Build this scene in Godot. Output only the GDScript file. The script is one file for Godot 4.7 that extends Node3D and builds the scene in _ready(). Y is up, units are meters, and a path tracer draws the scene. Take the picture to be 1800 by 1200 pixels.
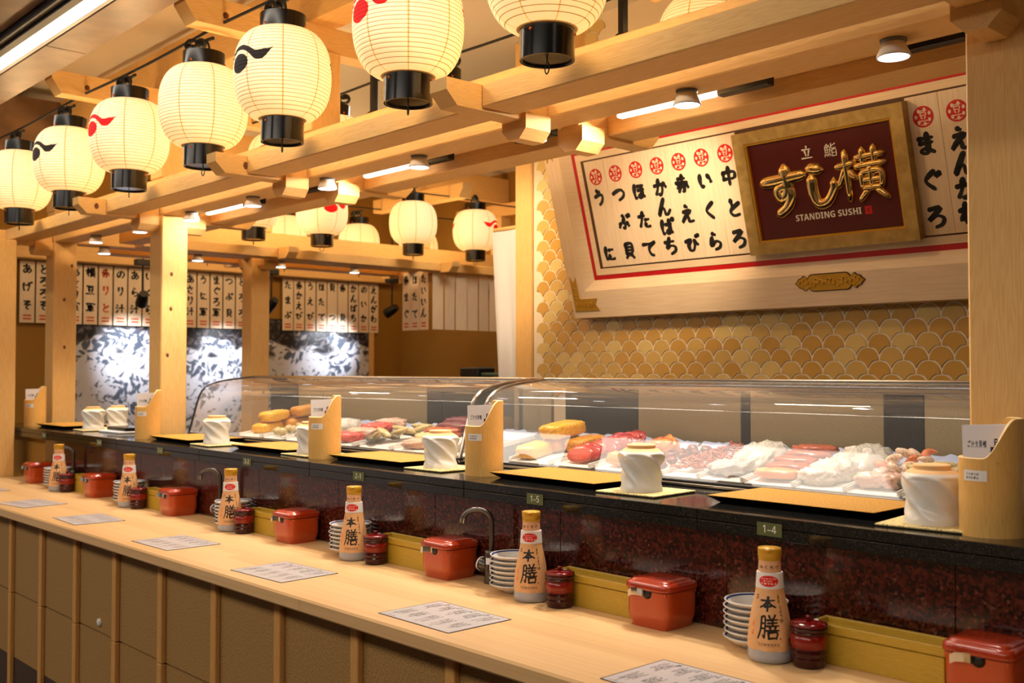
extends Node3D
# A standing sushi counter: timber pergola with paper lanterns, granite ledge, glass fish cases, menu board on scale tiles.
# World: x runs along the counter (left is negative), y up, z out of the shop towards the customer. Metres.

var M := {}
var used := {}
var rng := RandomNumberGenerator.new()

const CAM := Vector3(0, 1.46, 0)
const LY := 1.213          # top of the granite ledge
const PL := -1.755         # centre line of the front posts
const BR := [-0.69, -1.745, -2.79, -3.84, -4.98]   # bracket positions along the front run
const ORD := ["first", "second", "third", "fourth", "fifth", "sixth", "seventh", "eighth", "ninth", "tenth", "eleventh", "twelfth", "thirteenth", "fourteenth", "fifteenth", "sixteenth"]


# ------------------------------------------------------------------ mesh builder
class B:
	var st := SurfaceTool.new()
	func _init() -> void:
		st.begin(Mesh.PRIMITIVE_TRIANGLES)
	func v(p: Vector3, uv := Vector2.ZERO) -> void:
		st.set_uv(uv)
		st.add_vertex(p)
	# convex polygon that faces away from c
	func poly(p: Array, c: Vector3, g := -1) -> void:
		st.set_smooth_group(g)
		var m := Vector3.ZERO
		for q in p:
			m += q
		m /= p.size()
		var n: Vector3 = (p[1] - p[0]).cross(p[2] - p[0])
		var turn: bool = n.dot(m - c) > 0.0
		for i in range(1, p.size() - 1):
			if turn:
				v(p[0]); v(p[i + 1]); v(p[i])
			else:
				v(p[0]); v(p[i]); v(p[i + 1])
	# box with chamfered edges
	func box(lo: Vector3, hi: Vector3, b := 0.0, xf := Transform3D()) -> B:
		var c := (lo + hi) / 2.0
		var h := (hi - lo) / 2.0
		b = minf(b, minf(h.x, minf(h.y, h.z)) * 0.9)
		var at := func(s: Vector3, axis: int) -> Vector3:
			var e := h - Vector3.ONE * b
			e[axis] = h[axis]
			return xf * (c + s * e)
		var cc: Vector3 = xf * c
		for a in 3:
			var o := (a + 1) % 3
			var w := (a + 2) % 3
			for s in [-1.0, 1.0]:
				var q := []
				for k in [[-1, -1], [1, -1], [1, 1], [-1, 1]]:
					var sg := Vector3.ZERO
					sg[a] = s; sg[o] = k[0]; sg[w] = k[1]
					q.append(at.call(sg, a))
				poly(q, cc)
				if b > 0.0:
					for t in [-1.0, 1.0]:
						var e1 := Vector3.ZERO
						e1[a] = s; e1[o] = t; e1[w] = -1
						var e2 := e1
						e2[w] = 1
						poly([at.call(e1, a), at.call(e2, a), at.call(e2, o), at.call(e1, o)], cc)
		if b > 0.0:
			for x in [-1.0, 1.0]:
				for y in [-1.0, 1.0]:
					for z in [-1.0, 1.0]:
						var sg := Vector3(x, y, z)
						poly([at.call(sg, 0), at.call(sg, 1), at.call(sg, 2)], cc)
		return self
	# surface over u, v in 0..1; du x dv points outwards
	func grid(f: Callable, nu: int, nv: int, g := 1, flip := false) -> B:
		st.set_smooth_group(g)
		var P := []
		for j in nv + 1:
			for i in nu + 1:
				P.append(f.call(float(i) / nu, float(j) / nv))
		for j in nv:
			for i in nu:
				var k := [j * (nu + 1) + i, j * (nu + 1) + i + 1, (j + 1) * (nu + 1) + i + 1, (j + 1) * (nu + 1) + i]
				if flip:
					k.reverse()
				for t in [[0, 2, 1], [0, 3, 2]]:
					for m in t:
						var n: int = k[m]
						v(P[n], Vector2(float(n % (nu + 1)) / nu, 1.0 - float(n / (nu + 1)) / nv))
		return self
	# profile of (radius, height) turned round the y axis; a hard edge where a point is repeated
	func lathe(prof: Array, n := 24, at := Vector3.ZERO, squash := Vector2.ONE) -> B:
		for j in prof.size() - 1:
			var a: Vector2 = prof[j]
			var b: Vector2 = prof[j + 1]
			if a.is_equal_approx(b):
				continue
			var hard := j > 0 and (prof[j - 1] as Vector2).is_equal_approx(a)
			if hard:
				grp += 1
			st.set_smooth_group(grp)
			for i in n:
				var t0 := TAU * i / n
				var t1 := TAU * (i + 1) / n
				var p := func(q: Vector2, t: float) -> Vector3: return at + Vector3(q.x * cos(t) * squash.x, q.y, -q.x * sin(t) * squash.y)
				var va := 1.0 - float(j) / (prof.size() - 1)
				var vb := 1.0 - float(j + 1) / (prof.size() - 1)
				var u0 := float(i) / n
				var u1 := float(i + 1) / n
				if a.x > 1e-6:
					v(p.call(a, t0), Vector2(u0, va)); v(p.call(b, t1), Vector2(u1, vb)); v(p.call(a, t1), Vector2(u1, va))
				if b.x > 1e-6:
					v(p.call(a, t0), Vector2(u0, va)); v(p.call(b, t0), Vector2(u0, vb)); v(p.call(b, t1), Vector2(u1, vb))
		grp += 1
		return self
	var grp := 1
	# round bar along a path; r is a number or one per point
	func tube(path: Array, r: Variant, n := 8, closed := false) -> B:
		grp += 1
		st.set_smooth_group(grp)
		var rings := []
		var m := path.size()
		var up := Vector3(0.13, 0.97, 0.21).normalized()
		for i in m:
			var a: Vector3 = path[(i - 1 + m) % m] if closed or i > 0 else path[i]
			var b: Vector3 = path[(i + 1) % m] if closed or i < m - 1 else path[i]
			var d := (b - a).normalized()
			var s := up.cross(d)
			if s.length() < 0.05:
				s = Vector3.RIGHT.cross(d)
			s = s.normalized()
			up = d.cross(s).normalized()
			var rr: float = r[i] if r is Array else r
			var ring := []
			for k in n:
				var t := TAU * k / n
				ring.append((path[i] as Vector3) + (s * cos(t) + up * sin(t)) * rr)
			rings.append(ring)
		for i in (m if closed else m - 1):
			var ra: Array = rings[i]
			var rb: Array = rings[(i + 1) % m]
			for k in n:
				var l := (k + 1) % n
				v(ra[k]); v(rb[k]); v(rb[l])
				v(ra[k]); v(rb[l]); v(ra[l])
		if not closed:
			poly(rings[0], path[1])
			poly(rings[m - 1], path[m - 2])
		return self
	# outline in the local xy plane (counter-clockwise) pushed out along +z by d
	func ext(p: PackedVector2Array, d: float, xf := Transform3D(), inset := 0.0, soft := false) -> B:
		if Geometry2D.is_polygon_clockwise(p):
			p.reverse()
		var top := p
		if inset > 0.0:
			var o := Geometry2D.offset_polygon(p, -inset)
			if o.size() == 1 and o[0].size() == p.size():
				top = o[0]
				if Geometry2D.is_polygon_clockwise(top):
					top.reverse()
				var best := 0
				for i in top.size():
					if top[i].distance_to(p[0]) < top[best].distance_to(p[0]):
						best = i
				var q := PackedVector2Array()
				for i in top.size():
					q.append(top[(i + best) % top.size()])
				top = q
		var ix := Geometry2D.triangulate_polygon(top)
		st.set_smooth_group(-1)
		for i in range(0, ix.size(), 3):
			var a := top[ix[i]]
			var b := top[ix[i + 1]]
			var c := top[ix[i + 2]]
			if (b - a).cross(c - a) > 0.0:
				var t := b
				b = c
				c = t
			for q in [a, b, c]:
				v(xf * Vector3(q.x, q.y, d), q)
			for q in [a, c, b]:
				v(xf * Vector3(q.x, q.y, 0), q)
		if soft:
			grp += 1
			st.set_smooth_group(grp)
		for i in p.size():
			var j := (i + 1) % p.size()
			var a := xf * Vector3(p[i].x, p[i].y, 0)
			var b := xf * Vector3(p[j].x, p[j].y, 0)
			var c := xf * Vector3(top[j].x, top[j].y, d)
			var e := xf * Vector3(top[i].x, top[i].y, d)
			v(a); v(c); v(b)
			v(a); v(e); v(c)
		return self
	# boxy or round lump: exponent k 2 = ellipsoid, 5 = rounded block
	func lump(c: Vector3, r: Vector3, k := 2.0, amp := 0.0, sd := 1, xf := Transform3D(), nu := 16, nv := 10) -> B:
		var nz := FastNoiseLite.new()
		nz.seed = sd
		nz.frequency = 1.0
		grp += 1
		var f := func(u: float, w: float) -> Vector3:
			var t := TAU * u
			var ph := PI * (w - 0.5)
			var d := Vector3(cos(t) * cos(ph), sin(ph), -sin(t) * cos(ph))
			var s := pow(pow(absf(d.x), k) + pow(absf(d.y), k) + pow(absf(d.z), k), -1.0 / k)
			var q := d * s
			q *= 1.0 + amp * nz.get_noise_3d(q.x * 2.0, q.y * 2.0, q.z * 2.0) if absf(ph) < 1.5 else 1.0
			return xf * (c + q * r)
		return grid(f, nu, nv, grp)
	func done() -> ArrayMesh:
		st.generate_normals()
		st.index()
		return st.commit()


# ------------------------------------------------------------------ scene helpers
func numbered(n: String) -> String:
	if not used.has(n):
		used[n] = 0
		return n
	used[n] += 1
	return "%s_%03d" % [n, used[n]]

func part(parent: Node3D, n: String, b: Variant, m: Material, label := "") -> MeshInstance3D:
	var o := MeshInstance3D.new()
	o.name = n
	o.mesh = b.done() if b is B else b
	o.material_override = m
	parent.add_child(o, true)
	if label:
		o.set_meta("label", label)
	return o

func tag(o: Node3D, label: String, category: String, group := "", kind := "") -> Node3D:
	if label: o.set_meta("label", label)
	if category: o.set_meta("category", category)
	if group: o.set_meta("group", group)
	if kind: o.set_meta("kind", kind)
	return o

func thing(n: String, at: Vector3, label: String, category: String, group := "", turn := 0.0) -> Node3D:
	var o := Node3D.new()
	o.name = numbered(n)
	add_child(o)
	o.position = at
	o.rotation.y = turn
	return tag(o, label, category, group)

# a thing that is one mesh; the mesh is built round its own origin
func solid(n: String, at: Vector3, b: Variant, m: Material, label: String, category: String, group := "", turn := 0.0) -> MeshInstance3D:
	var o := MeshInstance3D.new()
	o.name = numbered(n)
	o.mesh = b.done() if b is B else b
	o.material_override = m
	add_child(o)
	o.position = at
	o.rotation.y = turn
	tag(o, label, category, group)
	return o

# a block between two corners as a thing
func block(n: String, lo: Vector3, hi: Vector3, m: Material, bev: float, label: String, category: String, group := "") -> MeshInstance3D:
	var base := Vector3((lo.x + hi.x) / 2, lo.y, (lo.z + hi.z) / 2)
	return solid(n, base, B.new().box(lo - base, hi - base, bev), m, label, category, group)

func struct(n: String, lo: Vector3, hi: Vector3, m: Material, bev := 0.0) -> MeshInstance3D:
	var base := Vector3((lo.x + hi.x) / 2, lo.y, (lo.z + hi.z) / 2)
	var o := MeshInstance3D.new()
	o.name = n
	o.mesh = B.new().box(lo - base, hi - base, bev).done()
	o.material_override = m
	add_child(o)
	o.position = base
	o.set_meta("kind", "structure")
	return o

func clone(src: Node3D, at: Vector3, label: String, turn := 0.0) -> Node3D:
	var o: Node3D = src.duplicate()
	o.name = numbered(String(src.name).trim_suffix("_000"))
	add_child(o)
	o.position = at
	o.rotation.y = turn
	o.set_meta("label", label)
	return o

# the nth of a kind: the first time build it, then copy it
var protos := {}
func again(key: String, at: Vector3, label: String, turn: float, make: Callable) -> Node3D:
	var o: Node3D
	if protos.has(key):
		o = protos[key].duplicate()
		o.name = numbered(key)
		add_child(o)
	else:
		o = make.call()
		protos[key] = o
	o.position = at
	o.rotation.y = turn
	o.set_meta("label", label)
	return o

func lin(x: float, y: float, z: float) -> Transform3D:
	return Transform3D(Basis(), Vector3(x, y, z))


# ------------------------------------------------------------------ brush lettering
# strokes of each character on a 100 x 100 grid, y down
const GLYPH := {
	"う": [[36, 10, 50, 17, 62, 14], [22, 42, 46, 34, 68, 36, 73, 52, 62, 75, 40, 92]],
	"に": [[24, 18, 20, 50, 24, 84, 33, 72], [48, 33, 62, 30, 80, 31], [46, 64, 50, 82, 66, 85, 88, 80]],
	"つ": [[10, 40, 40, 28, 68, 26, 85, 44, 74, 66, 40, 82]],
	"ぶ": [[44, 10, 58, 18], [52, 28, 44, 44, 56, 60, 50, 80, 36, 70], [22, 52, 12, 78], [70, 50, 84, 74], [76, 12, 84, 26], [89, 8, 97, 22]],
	"貝": [[28, 10, 28, 62], [28, 10, 72, 10, 72, 62], [28, 28, 70, 28], [28, 45, 70, 45], [28, 62, 72, 62], [40, 68, 20, 92], [60, 68, 82, 94]],
	"ほ": [[20, 16, 15, 50, 20, 86, 28, 74], [42, 22, 84, 20], [42, 44, 86, 42], [64, 22, 66, 70, 52, 86, 42, 76, 56, 66, 88, 84]],
	"た": [[14, 28, 58, 25], [40, 8, 30, 50, 14, 88], [56, 48, 84, 46], [54, 70, 62, 86, 90, 83]],
	"て": [[10, 24, 50, 22, 90, 15], [86, 17, 54, 36, 46, 60, 58, 82, 80, 88]],
	"か": [[12, 36, 52, 32, 62, 40, 58, 70, 44, 88, 34, 76], [40, 8, 32, 50, 14, 88], [72, 28, 90, 54]],
	"ん": [[52, 6, 30, 50, 12, 90, 36, 54, 50, 58, 56, 86, 72, 85, 92, 60]],
	"ぱ": [[20, 16, 15, 50, 20, 86, 28, 74], [42, 36, 84, 34], [64, 14, 66, 70, 52, 86, 42, 76, 56, 66, 86, 84], [85, 13, 91, 7, 97, 13, 91, 19, 85, 13]],
	"ち": [[16, 26, 80, 22], [46, 6, 34, 40, 26, 58, 52, 46, 79, 54, 76, 76, 42, 92]],
	"赤": [[26, 20, 74, 20], [50, 5, 50, 38], [12, 40, 88, 40], [40, 42, 38, 66, 18, 92], [58, 42, 58, 88, 46, 80], [26, 54, 14, 74], [74, 52, 88, 74]],
	"え": [[42, 6, 58, 15], [26, 36, 66, 32, 30, 64, 12, 90, 42, 62, 52, 66, 58, 88, 90, 85]],
	"び": [[8, 34, 38, 28, 24, 54, 30, 80, 50, 82, 63, 56, 62, 28, 74, 48, 90, 55], [77, 9, 83, 20], [89, 5, 95, 16]],
	"い": [[20, 22, 18, 54, 28, 82, 41, 70], [66, 26, 80, 46, 85, 66]],
	"く": [[66, 8, 28, 46, 72, 90]],
	"ら": [[38, 8, 58, 17], [30, 30, 24, 68, 54, 48, 79, 60, 70, 82, 38, 92]],
	"中": [[18, 28, 18, 62], [18, 28, 82, 28, 82, 62], [18, 60, 82, 60], [50, 6, 50, 96]],
	"と": [[34, 10, 42, 46], [78, 28, 38, 52, 27, 70, 46, 88, 84, 83]],
	"ろ": [[24, 14, 68, 12, 16, 62, 52, 44, 81, 56, 72, 82, 38, 94]],
	"ま": [[18, 24, 82, 22], [22, 44, 80, 42], [52, 6, 54, 70, 40, 88, 22, 78, 44, 68, 86, 88]],
	"ぐ": [[60, 10, 24, 48, 66, 90], [72, 24, 80, 38], [84, 18, 92, 32]],
	"が": [[10, 36, 48, 32, 58, 40, 54, 70, 40, 88, 30, 76], [36, 8, 28, 50, 10, 88], [66, 30, 80, 54], [78, 8, 84, 20], [90, 4, 96, 16]],
	"わ": [[32, 6, 32, 94], [10, 34, 38, 28, 12, 74, 52, 40, 81, 46, 78, 76, 54, 90]],
	"す": [[6, 30, 94, 24], [56, 6, 58, 50, 44, 64, 38, 48, 56, 42, 63, 60, 54, 80, 32, 94]],
	"し": [[30, 8, 58, 14], [34, 28, 34, 62, 44, 86, 66, 84, 84, 60, 86, 42]],
	"横": [[4, 32, 40, 28], [24, 6, 24, 94], [22, 36, 6, 68], [28, 42, 40, 56], [44, 20, 96, 18], [58, 6, 58, 34], [80, 4, 80, 34], [42, 36, 98, 34], [52, 48, 52, 76], [52, 48, 88, 48, 88, 76], [52, 62, 88, 62], [70, 36, 70, 76], [52, 76, 88, 76], [60, 80, 44, 97], [78, 80, 97, 96]],
	"立": [[50, 4, 50, 20], [16, 26, 84, 26], [34, 38, 42, 74], [68, 36, 56, 76], [8, 86, 92, 86]],
	"鮨": [[26, 4, 8, 24], [20, 13, 42, 13, 34, 24], [10, 26, 10, 62], [10, 26, 46, 26, 46, 62], [28, 26, 28, 62], [10, 44, 46, 44], [10, 62, 46, 62], [8, 74, 3, 92], [20, 74, 22, 90], [32, 74, 36, 90], [44, 72, 51, 90], [90, 6, 62, 20], [60, 4, 60, 34, 96, 34], [62, 46, 62, 92], [62, 46, 92, 46, 92, 92], [62, 68, 92, 68], [62, 90, 92, 90]],
	"本": [[10, 32, 90, 28], [52, 4, 48, 96], [48, 34, 32, 60, 6, 78], [52, 34, 68, 58, 96, 74], [34, 72, 68, 69]],
	"膳": [[18, 12, 16, 60, 4, 96], [18, 12, 36, 12, 34, 88, 26, 82], [18, 36, 34, 36], [18, 56, 34, 56], [54, 4, 60, 16], [84, 2, 76, 16], [46, 22, 96, 20], [50, 34, 92, 32], [44, 46, 98, 44], [71, 18, 71, 46], [58, 52, 62, 58], [84, 50, 80, 58], [44, 64, 98, 62], [52, 72, 54, 95], [52, 72, 90, 70, 86, 95], [54, 93, 88, 91]],
	"の": [[54, 20, 44, 60, 26, 80, 13, 56, 30, 28, 60, 17, 85, 36, 84, 62, 60, 90]],
	"り": [[32, 10, 28, 46, 37, 40], [66, 8, 70, 50, 46, 94]],
	"汁": [[16, 14, 28, 24], [10, 40, 22, 48], [10, 88, 32, 58], [40, 42, 94, 42], [66, 8, 66, 94]],
	"あ": [[16, 26, 80, 24], [42, 8, 40, 50, 48, 84], [66, 38, 48, 74, 22, 86, 16, 64, 44, 44, 76, 50, 83, 72, 56, 94]],
	"さ": [[14, 34, 86, 26], [40, 8, 68, 54], [30, 58, 32, 80, 56, 90, 76, 86]],
	"げ": [[18, 16, 14, 50, 18, 86, 26, 72], [40, 34, 82, 32], [64, 12, 66, 56, 50, 92], [82, 8, 87, 18], [92, 4, 97, 14]],
	"そ": [[26, 14, 74, 13, 26, 46, 86, 42, 48, 60, 44, 80, 68, 93]],
	"豆": [[14, 10, 86, 10], [30, 24, 30, 46], [30, 24, 70, 24, 70, 46], [30, 46, 70, 46], [34, 58, 42, 74], [68, 56, 58, 76], [8, 88, 92, 88]],
	"軍": [[12, 10, 12, 22], [12, 10, 88, 10, 84, 22], [24, 30, 76, 30], [30, 40, 30, 68], [30, 40, 70, 40, 70, 68], [30, 54, 70, 54], [30, 68, 70, 68], [10, 80, 90, 80], [50, 24, 50, 98]],
	"ご": [[28, 20, 70, 19, 60, 30], [22, 62, 30, 82, 78, 79], [78, 8, 84, 18], [90, 4, 96, 14]],
	"文": [[50, 6, 50, 20], [12, 25, 88, 25], [30, 26, 50, 64, 90, 92], [70, 26, 50, 64, 10, 92]],
	"用": [[22, 10, 22, 70, 12, 92], [22, 10, 80, 10, 80, 90], [22, 36, 80, 36], [22, 62, 80, 62], [50, 10, 50, 92]],
	"よ": [[48, 26, 80, 24], [48, 6, 50, 66, 38, 82, 20, 74, 42, 64, 84, 84]],
	"ゆ": [[16, 20, 14, 70, 22, 44, 52, 20, 78, 34, 74, 62, 46, 68], [56, 8, 58, 60, 40, 94]],
}

# points of a stroke with smooth bends, in units of the character's height, centre at zero, y up
func stroke(s: Array) -> Array:
	var p := []
	for i in range(0, s.size(), 2):
		p.append(Vector2(s[i] / 100.0 - 0.5, 0.5 - s[i + 1] / 100.0))
	var out := []
	for i in p.size() - 1:
		var a: Vector2 = p[maxi(i - 1, 0)]
		var d: Vector2 = p[mini(i + 2, p.size() - 1)]
		var n := 5
		for k in n:
			out.append((p[i] as Vector2).cubic_interpolate(p[i + 1], a, d, float(k) / n))
	out.append(p[-1])
	return out

# a character as flat ink on the local xy plane, facing +z
func ink(b: B, ch: String, xf: Transform3D, size: float, w: float, sx := 1.0) -> void:
	if not GLYPH.has(ch):
		return
	b.st.set_smooth_group(-1)
	for s in GLYPH[ch]:
		var p: Array = stroke(s)
		var L := []
		var R := []
		for i in p.size():
			var d: Vector2 = ((p[mini(i + 1, p.size() - 1)] as Vector2) - p[maxi(i - 1, 0)]).normalized()
			var t := float(i) / (p.size() - 1)
			var hw := w * 0.5 * (1.12 - 0.45 * t + 0.18 * sin(t * 9.0)) * (0.8 + 0.3 * absf(d.y))
			if i == p.size() - 1:
				hw *= 0.45
			var nrm := Vector2(-d.y, d.x) * hw
			L.append((p[i] as Vector2) + nrm)
			R.append((p[i] as Vector2) - nrm)
		var w3 := func(q: Vector2) -> Vector3: return xf * Vector3(q.x * size * sx, q.y * size, 0)
		for i in p.size() - 1:
			b.v(w3.call(L[i])); b.v(w3.call(L[i + 1])); b.v(w3.call(R[i + 1]))
			b.v(w3.call(L[i])); b.v(w3.call(R[i + 1])); b.v(w3.call(R[i]))
		# the rounded press of the brush where a stroke starts
		var c: Vector2 = p[0]
		for k in 8:
			var e := func(t: float) -> Vector2: return c + Vector2(cos(t), sin(t)) * w * 0.56
			b.v(w3.call(c)); b.v(w3.call(e.call(TAU * (k + 1) / 8))); b.v(w3.call(e.call(TAU * k / 8)))

# a character as plump raised metal on the local xy plane
func carve(b: B, ch: String, xf: Transform3D, size: float, w: float, high: float) -> void:
	for s in GLYPH[ch]:
		var p: Array = stroke(s)
		var d0: Vector2 = ((p[0] as Vector2) - p[1]).normalized()
		var d1: Vector2 = ((p[-1] as Vector2) - p[-2]).normalized()
		p.push_front((p[0] as Vector2) + d0 * w * 0.32)
		p.push_back((p[-1] as Vector2) + d1 * w * 0.3)
		b.grp += 1
		var f := func(u: float, v: float) -> Vector3:
			var i := mini(int(round(v * (p.size() - 1))), p.size() - 1)
			var d: Vector2 = ((p[mini(i + 1, p.size() - 1)] as Vector2) - p[maxi(i - 1, 0)]).normalized()
			var end := 0.25 if i == 0 or i == p.size() - 1 else (0.86 if i == 1 or i == p.size() - 2 else 1.0)
			var hw := w * 0.5 * end * (1.1 - 0.3 * float(i) / p.size())
			var a := PI * u
			var q: Vector2 = (p[i] as Vector2) + Vector2(-d.y, d.x) * -cos(a) * hw
			return xf * Vector3(q.x * size, q.y * size, sin(a) * high * end)
		b.grid(f, 8, p.size() - 1, b.grp, true)

# ---- the same strokes drawn small into a picture
func dab(img: Image, c: Vector2, r: float, col: Color) -> void:
	var k := int(ceil(r))
	for y in range(int(c.y) - k, int(c.y) + k + 1):
		for x in range(int(c.x) - k, int(c.x) + k + 1):
			if x >= 0 and y >= 0 and x < img.get_width() and y < img.get_height() and Vector2(x, y).distance_to(c) <= r + 0.3:
				img.set_pixel(x, y, col)

func draw_char(img: Image, ch: String, at: Vector2, size: float, r: float, col: Color, sx := 1.0) -> void:
	if not GLYPH.has(ch):
		return
	for s in GLYPH[ch]:
		var p: Array = stroke(s)
		for i in p.size() - 1:
			var a: Vector2 = p[i]
			var e: Vector2 = p[i + 1]
			var n := maxi(1, int(a.distance_to(e) * size / maxf(r * 0.6, 0.6)))
			for k in n + 1:
				var q := a.lerp(e, float(k) / n)
				dab(img, at + Vector2(q.x * size * sx, -q.y * size), r * (1.1 - 0.5 * float(i) / p.size()), col)

func scribble(img: Image, x: float, y: float, n: int, size: float, col: Color, down := false, r := 0.5) -> void:
	var ks: Array = GLYPH.keys()
	for i in n:
		draw_char(img, ks[rng.randi() % ks.size()], Vector2(x, y) + (Vector2(0, i * size * 1.08) if down else Vector2(i * size * 1.08, 0)), size, r, col)


# ------------------------------------------------------------------ materials
func std(col: Color, rough := 0.6, metal := 0.0) -> StandardMaterial3D:
	var m := StandardMaterial3D.new()
	m.albedo_color = col
	m.roughness = rough
	m.metallic = metal
	return m

func noise_tex(type: int, freq: float, oct: int, cols: Array, sd := 1, size := 512) -> NoiseTexture2D:
	var n := FastNoiseLite.new()
	n.noise_type = type
	n.seed = sd
	n.frequency = freq
	n.fractal_octaves = oct
	if type == FastNoiseLite.TYPE_CELLULAR:
		n.cellular_return_type = FastNoiseLite.RETURN_CELL_VALUE
		n.fractal_type = FastNoiseLite.FRACTAL_NONE
	var g := Gradient.new()
	var offs := PackedFloat32Array()
	var cc := PackedColorArray()
	for i in cols.size():
		offs.append(cols[i][0])
		cc.append(cols[i][1])
	g.offsets = offs
	g.colors = cc
	var t := NoiseTexture2D.new()
	t.width = size
	t.height = size
	t.seamless = true
	t.noise = n
	t.color_ramp = g
	return t

func tri(m: StandardMaterial3D, t: Texture2D, sc: Vector3, world := true) -> StandardMaterial3D:
	m.albedo_texture = t
	m.uv1_triplanar = true
	m.uv1_world_triplanar = world
	m.uv1_scale = sc
	m.uv1_triplanar_sharpness = 8.0
	return m

# timber with its grain along one axis
func timber(tint: Color, axis: int, world := true, rough := 0.62) -> StandardMaterial3D:
	var sc := Vector3(7.0, 7.0, 7.0)
	sc[axis] = 0.42
	return tri(std(tint, rough), wood_tex, sc, world)

# planed wood whose grain hardly shows
var soft_tex: Texture2D
func plain_timber(tint: Color, axis: int) -> StandardMaterial3D:
	if soft_tex == null:
		soft_tex = noise_tex(FastNoiseLite.TYPE_SIMPLEX, 0.02, 4, [[0.2, Color(0.968, 0.955, 0.93)], [0.8, Color(1, 1, 1)]], 71)
	var sc := Vector3(9.0, 9.0, 9.0)
	sc[axis] = 0.5
	return tri(std(tint, 0.55), soft_tex, sc)

var wood_tex: Texture2D

func make_wood() -> ImageTexture:
	var n := 512
	var img := Image.create(n, n, false, Image.FORMAT_RGB8)
	var a := FastNoiseLite.new()
	a.seed = 4; a.frequency = 0.011; a.fractal_octaves = 3
	var f := FastNoiseLite.new()
	f.seed = 9; f.frequency = 0.09; f.fractal_octaves = 2
	var im1: Image = a.get_seamless_image(n, n)
	var im2: Image = f.get_seamless_image(n, n)
	for y in n:
		for x in n:
			var h := im1.get_pixel(x, y).r
			var g := im2.get_pixel(x, y).r
			var ring := 0.5 + 0.5 * sin(h * 34.0)
			var t := clampf(0.30 + 0.42 * pow(ring, 1.6) + (g - 0.5) * 0.30, 0.0, 1.0)
			img.set_pixel(x, y, Color(0.86, 0.69, 0.46).lerp(Color(0.98, 0.91, 0.76), 1.0 - 0.62 * t))
	return ImageTexture.create_from_image(img)

func make_counter_wood() -> ImageTexture:
	var w := 1024
	var h := 512
	var img := Image.create(w, h, false, Image.FORMAT_RGB8)
	var f := FastNoiseLite.new()
	f.seed = 21; f.frequency = 0.06; f.fractal_octaves = 3
	var r := RandomNumberGenerator.new()
	r.seed = 5
	for k in 16:
		var cut := r.randi() % w
		var tone := [r.randf(), r.randf()]
		var off := r.randf() * 900.0
		for yy in 32:
			var y := k * 32 + yy
			for x in w:
				var t: float = tone[0 if x < cut else 1]
				var g := f.get_noise_2d(x * 0.06 + off, y * 2.6)
				var c := Color(0.85, 0.71, 0.52).lerp(Color(0.905, 0.785, 0.61), clampf(t * 0.8 + g * 0.5 + 0.2, 0, 1))
				if yy == 0 or absi(x - cut) < 2:
					c = c.darkened(0.05)
				img.set_pixel(x, y, c)
	return ImageTexture.create_from_image(img)

# the stylised eye under a brow that is printed on some lanterns
func eye_mark(img: Image, cx: float, cy: float, k: float, col: Color) -> void:
	for y in range(int(cy - 75 * k), int(cy + 75 * k)):
		for x in range(int(cx - 135 * k), int(cx + 135 * k)):
			var p := Vector2((x - cx) / k, (y - cy) / k)
			var hit := Vector2(p.x / 1.0, (p.y - 22) / 1.15).length() < 41.0
			var ax := absf(p.x)
			# brow: an arch over the eye whose ends swing out and thicken
			var mid := -58.0 + 0.0125 * p.x * p.x if ax < 62.0 else -10.0 + (ax - 62.0) * 0.62 - pow(maxf(ax - 62.0, 0.0), 2) * 0.019
			var thick := 13.0 + 11.0 * smoothstep(20.0, 85.0, ax) - 23.0 * smoothstep(90.0, 124.0, ax)
			if ax < 122.0 and absf(p.y - mid) < thick:
				hit = true
			if hit:
				img.set_pixel(posmod(x, img.get_width()), clampi(y, 0, img.get_height() - 1), col)

const RIBS := 26
func make_paper(mark: Color, marked: bool) -> ImageTexture:
	var w := 1024
	var h := 512
	var img := Image.create(w, h, false, Image.FORMAT_RGB8)
	img.fill(Color(1.0, 0.95, 0.84))
	var f := FastNoiseLite.new()
	f.seed = 3; f.frequency = 0.03; f.fractal_octaves = 3
	for y in h:
		for x in w:
			var g := f.get_noise_2d(x * 0.6, y) * 0.03
			img.set_pixel(x, y, Color(1.0 - absf(g) * 0.4, 0.965 + g, 0.895 + g))
	if marked:
		eye_mark(img, 768, 215, 1.12, mark)
		eye_mark(img, 256, 215, 1.12, mark)
	for k in RIBS + 1:                          # the wire hoops under the paper
		var y := int(float(k) / RIBS * (h - 1))
		for x in w:
			for d in 2:
				var yy := clampi(y + d - 1, 0, h - 1)
				img.set_pixel(x, yy, img.get_pixel(x, yy) * Color(0.52, 0.44, 0.33))
	for s in 8:                                 # the glued seams of the paper
		for y in h:
			for d in 5:
				var x := s * 128 + 40 + d
				img.set_pixel(x, y, img.get_pixel(x, y) * Color(0.86, 0.76, 0.58))
	return ImageTexture.create_from_image(img)

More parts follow.
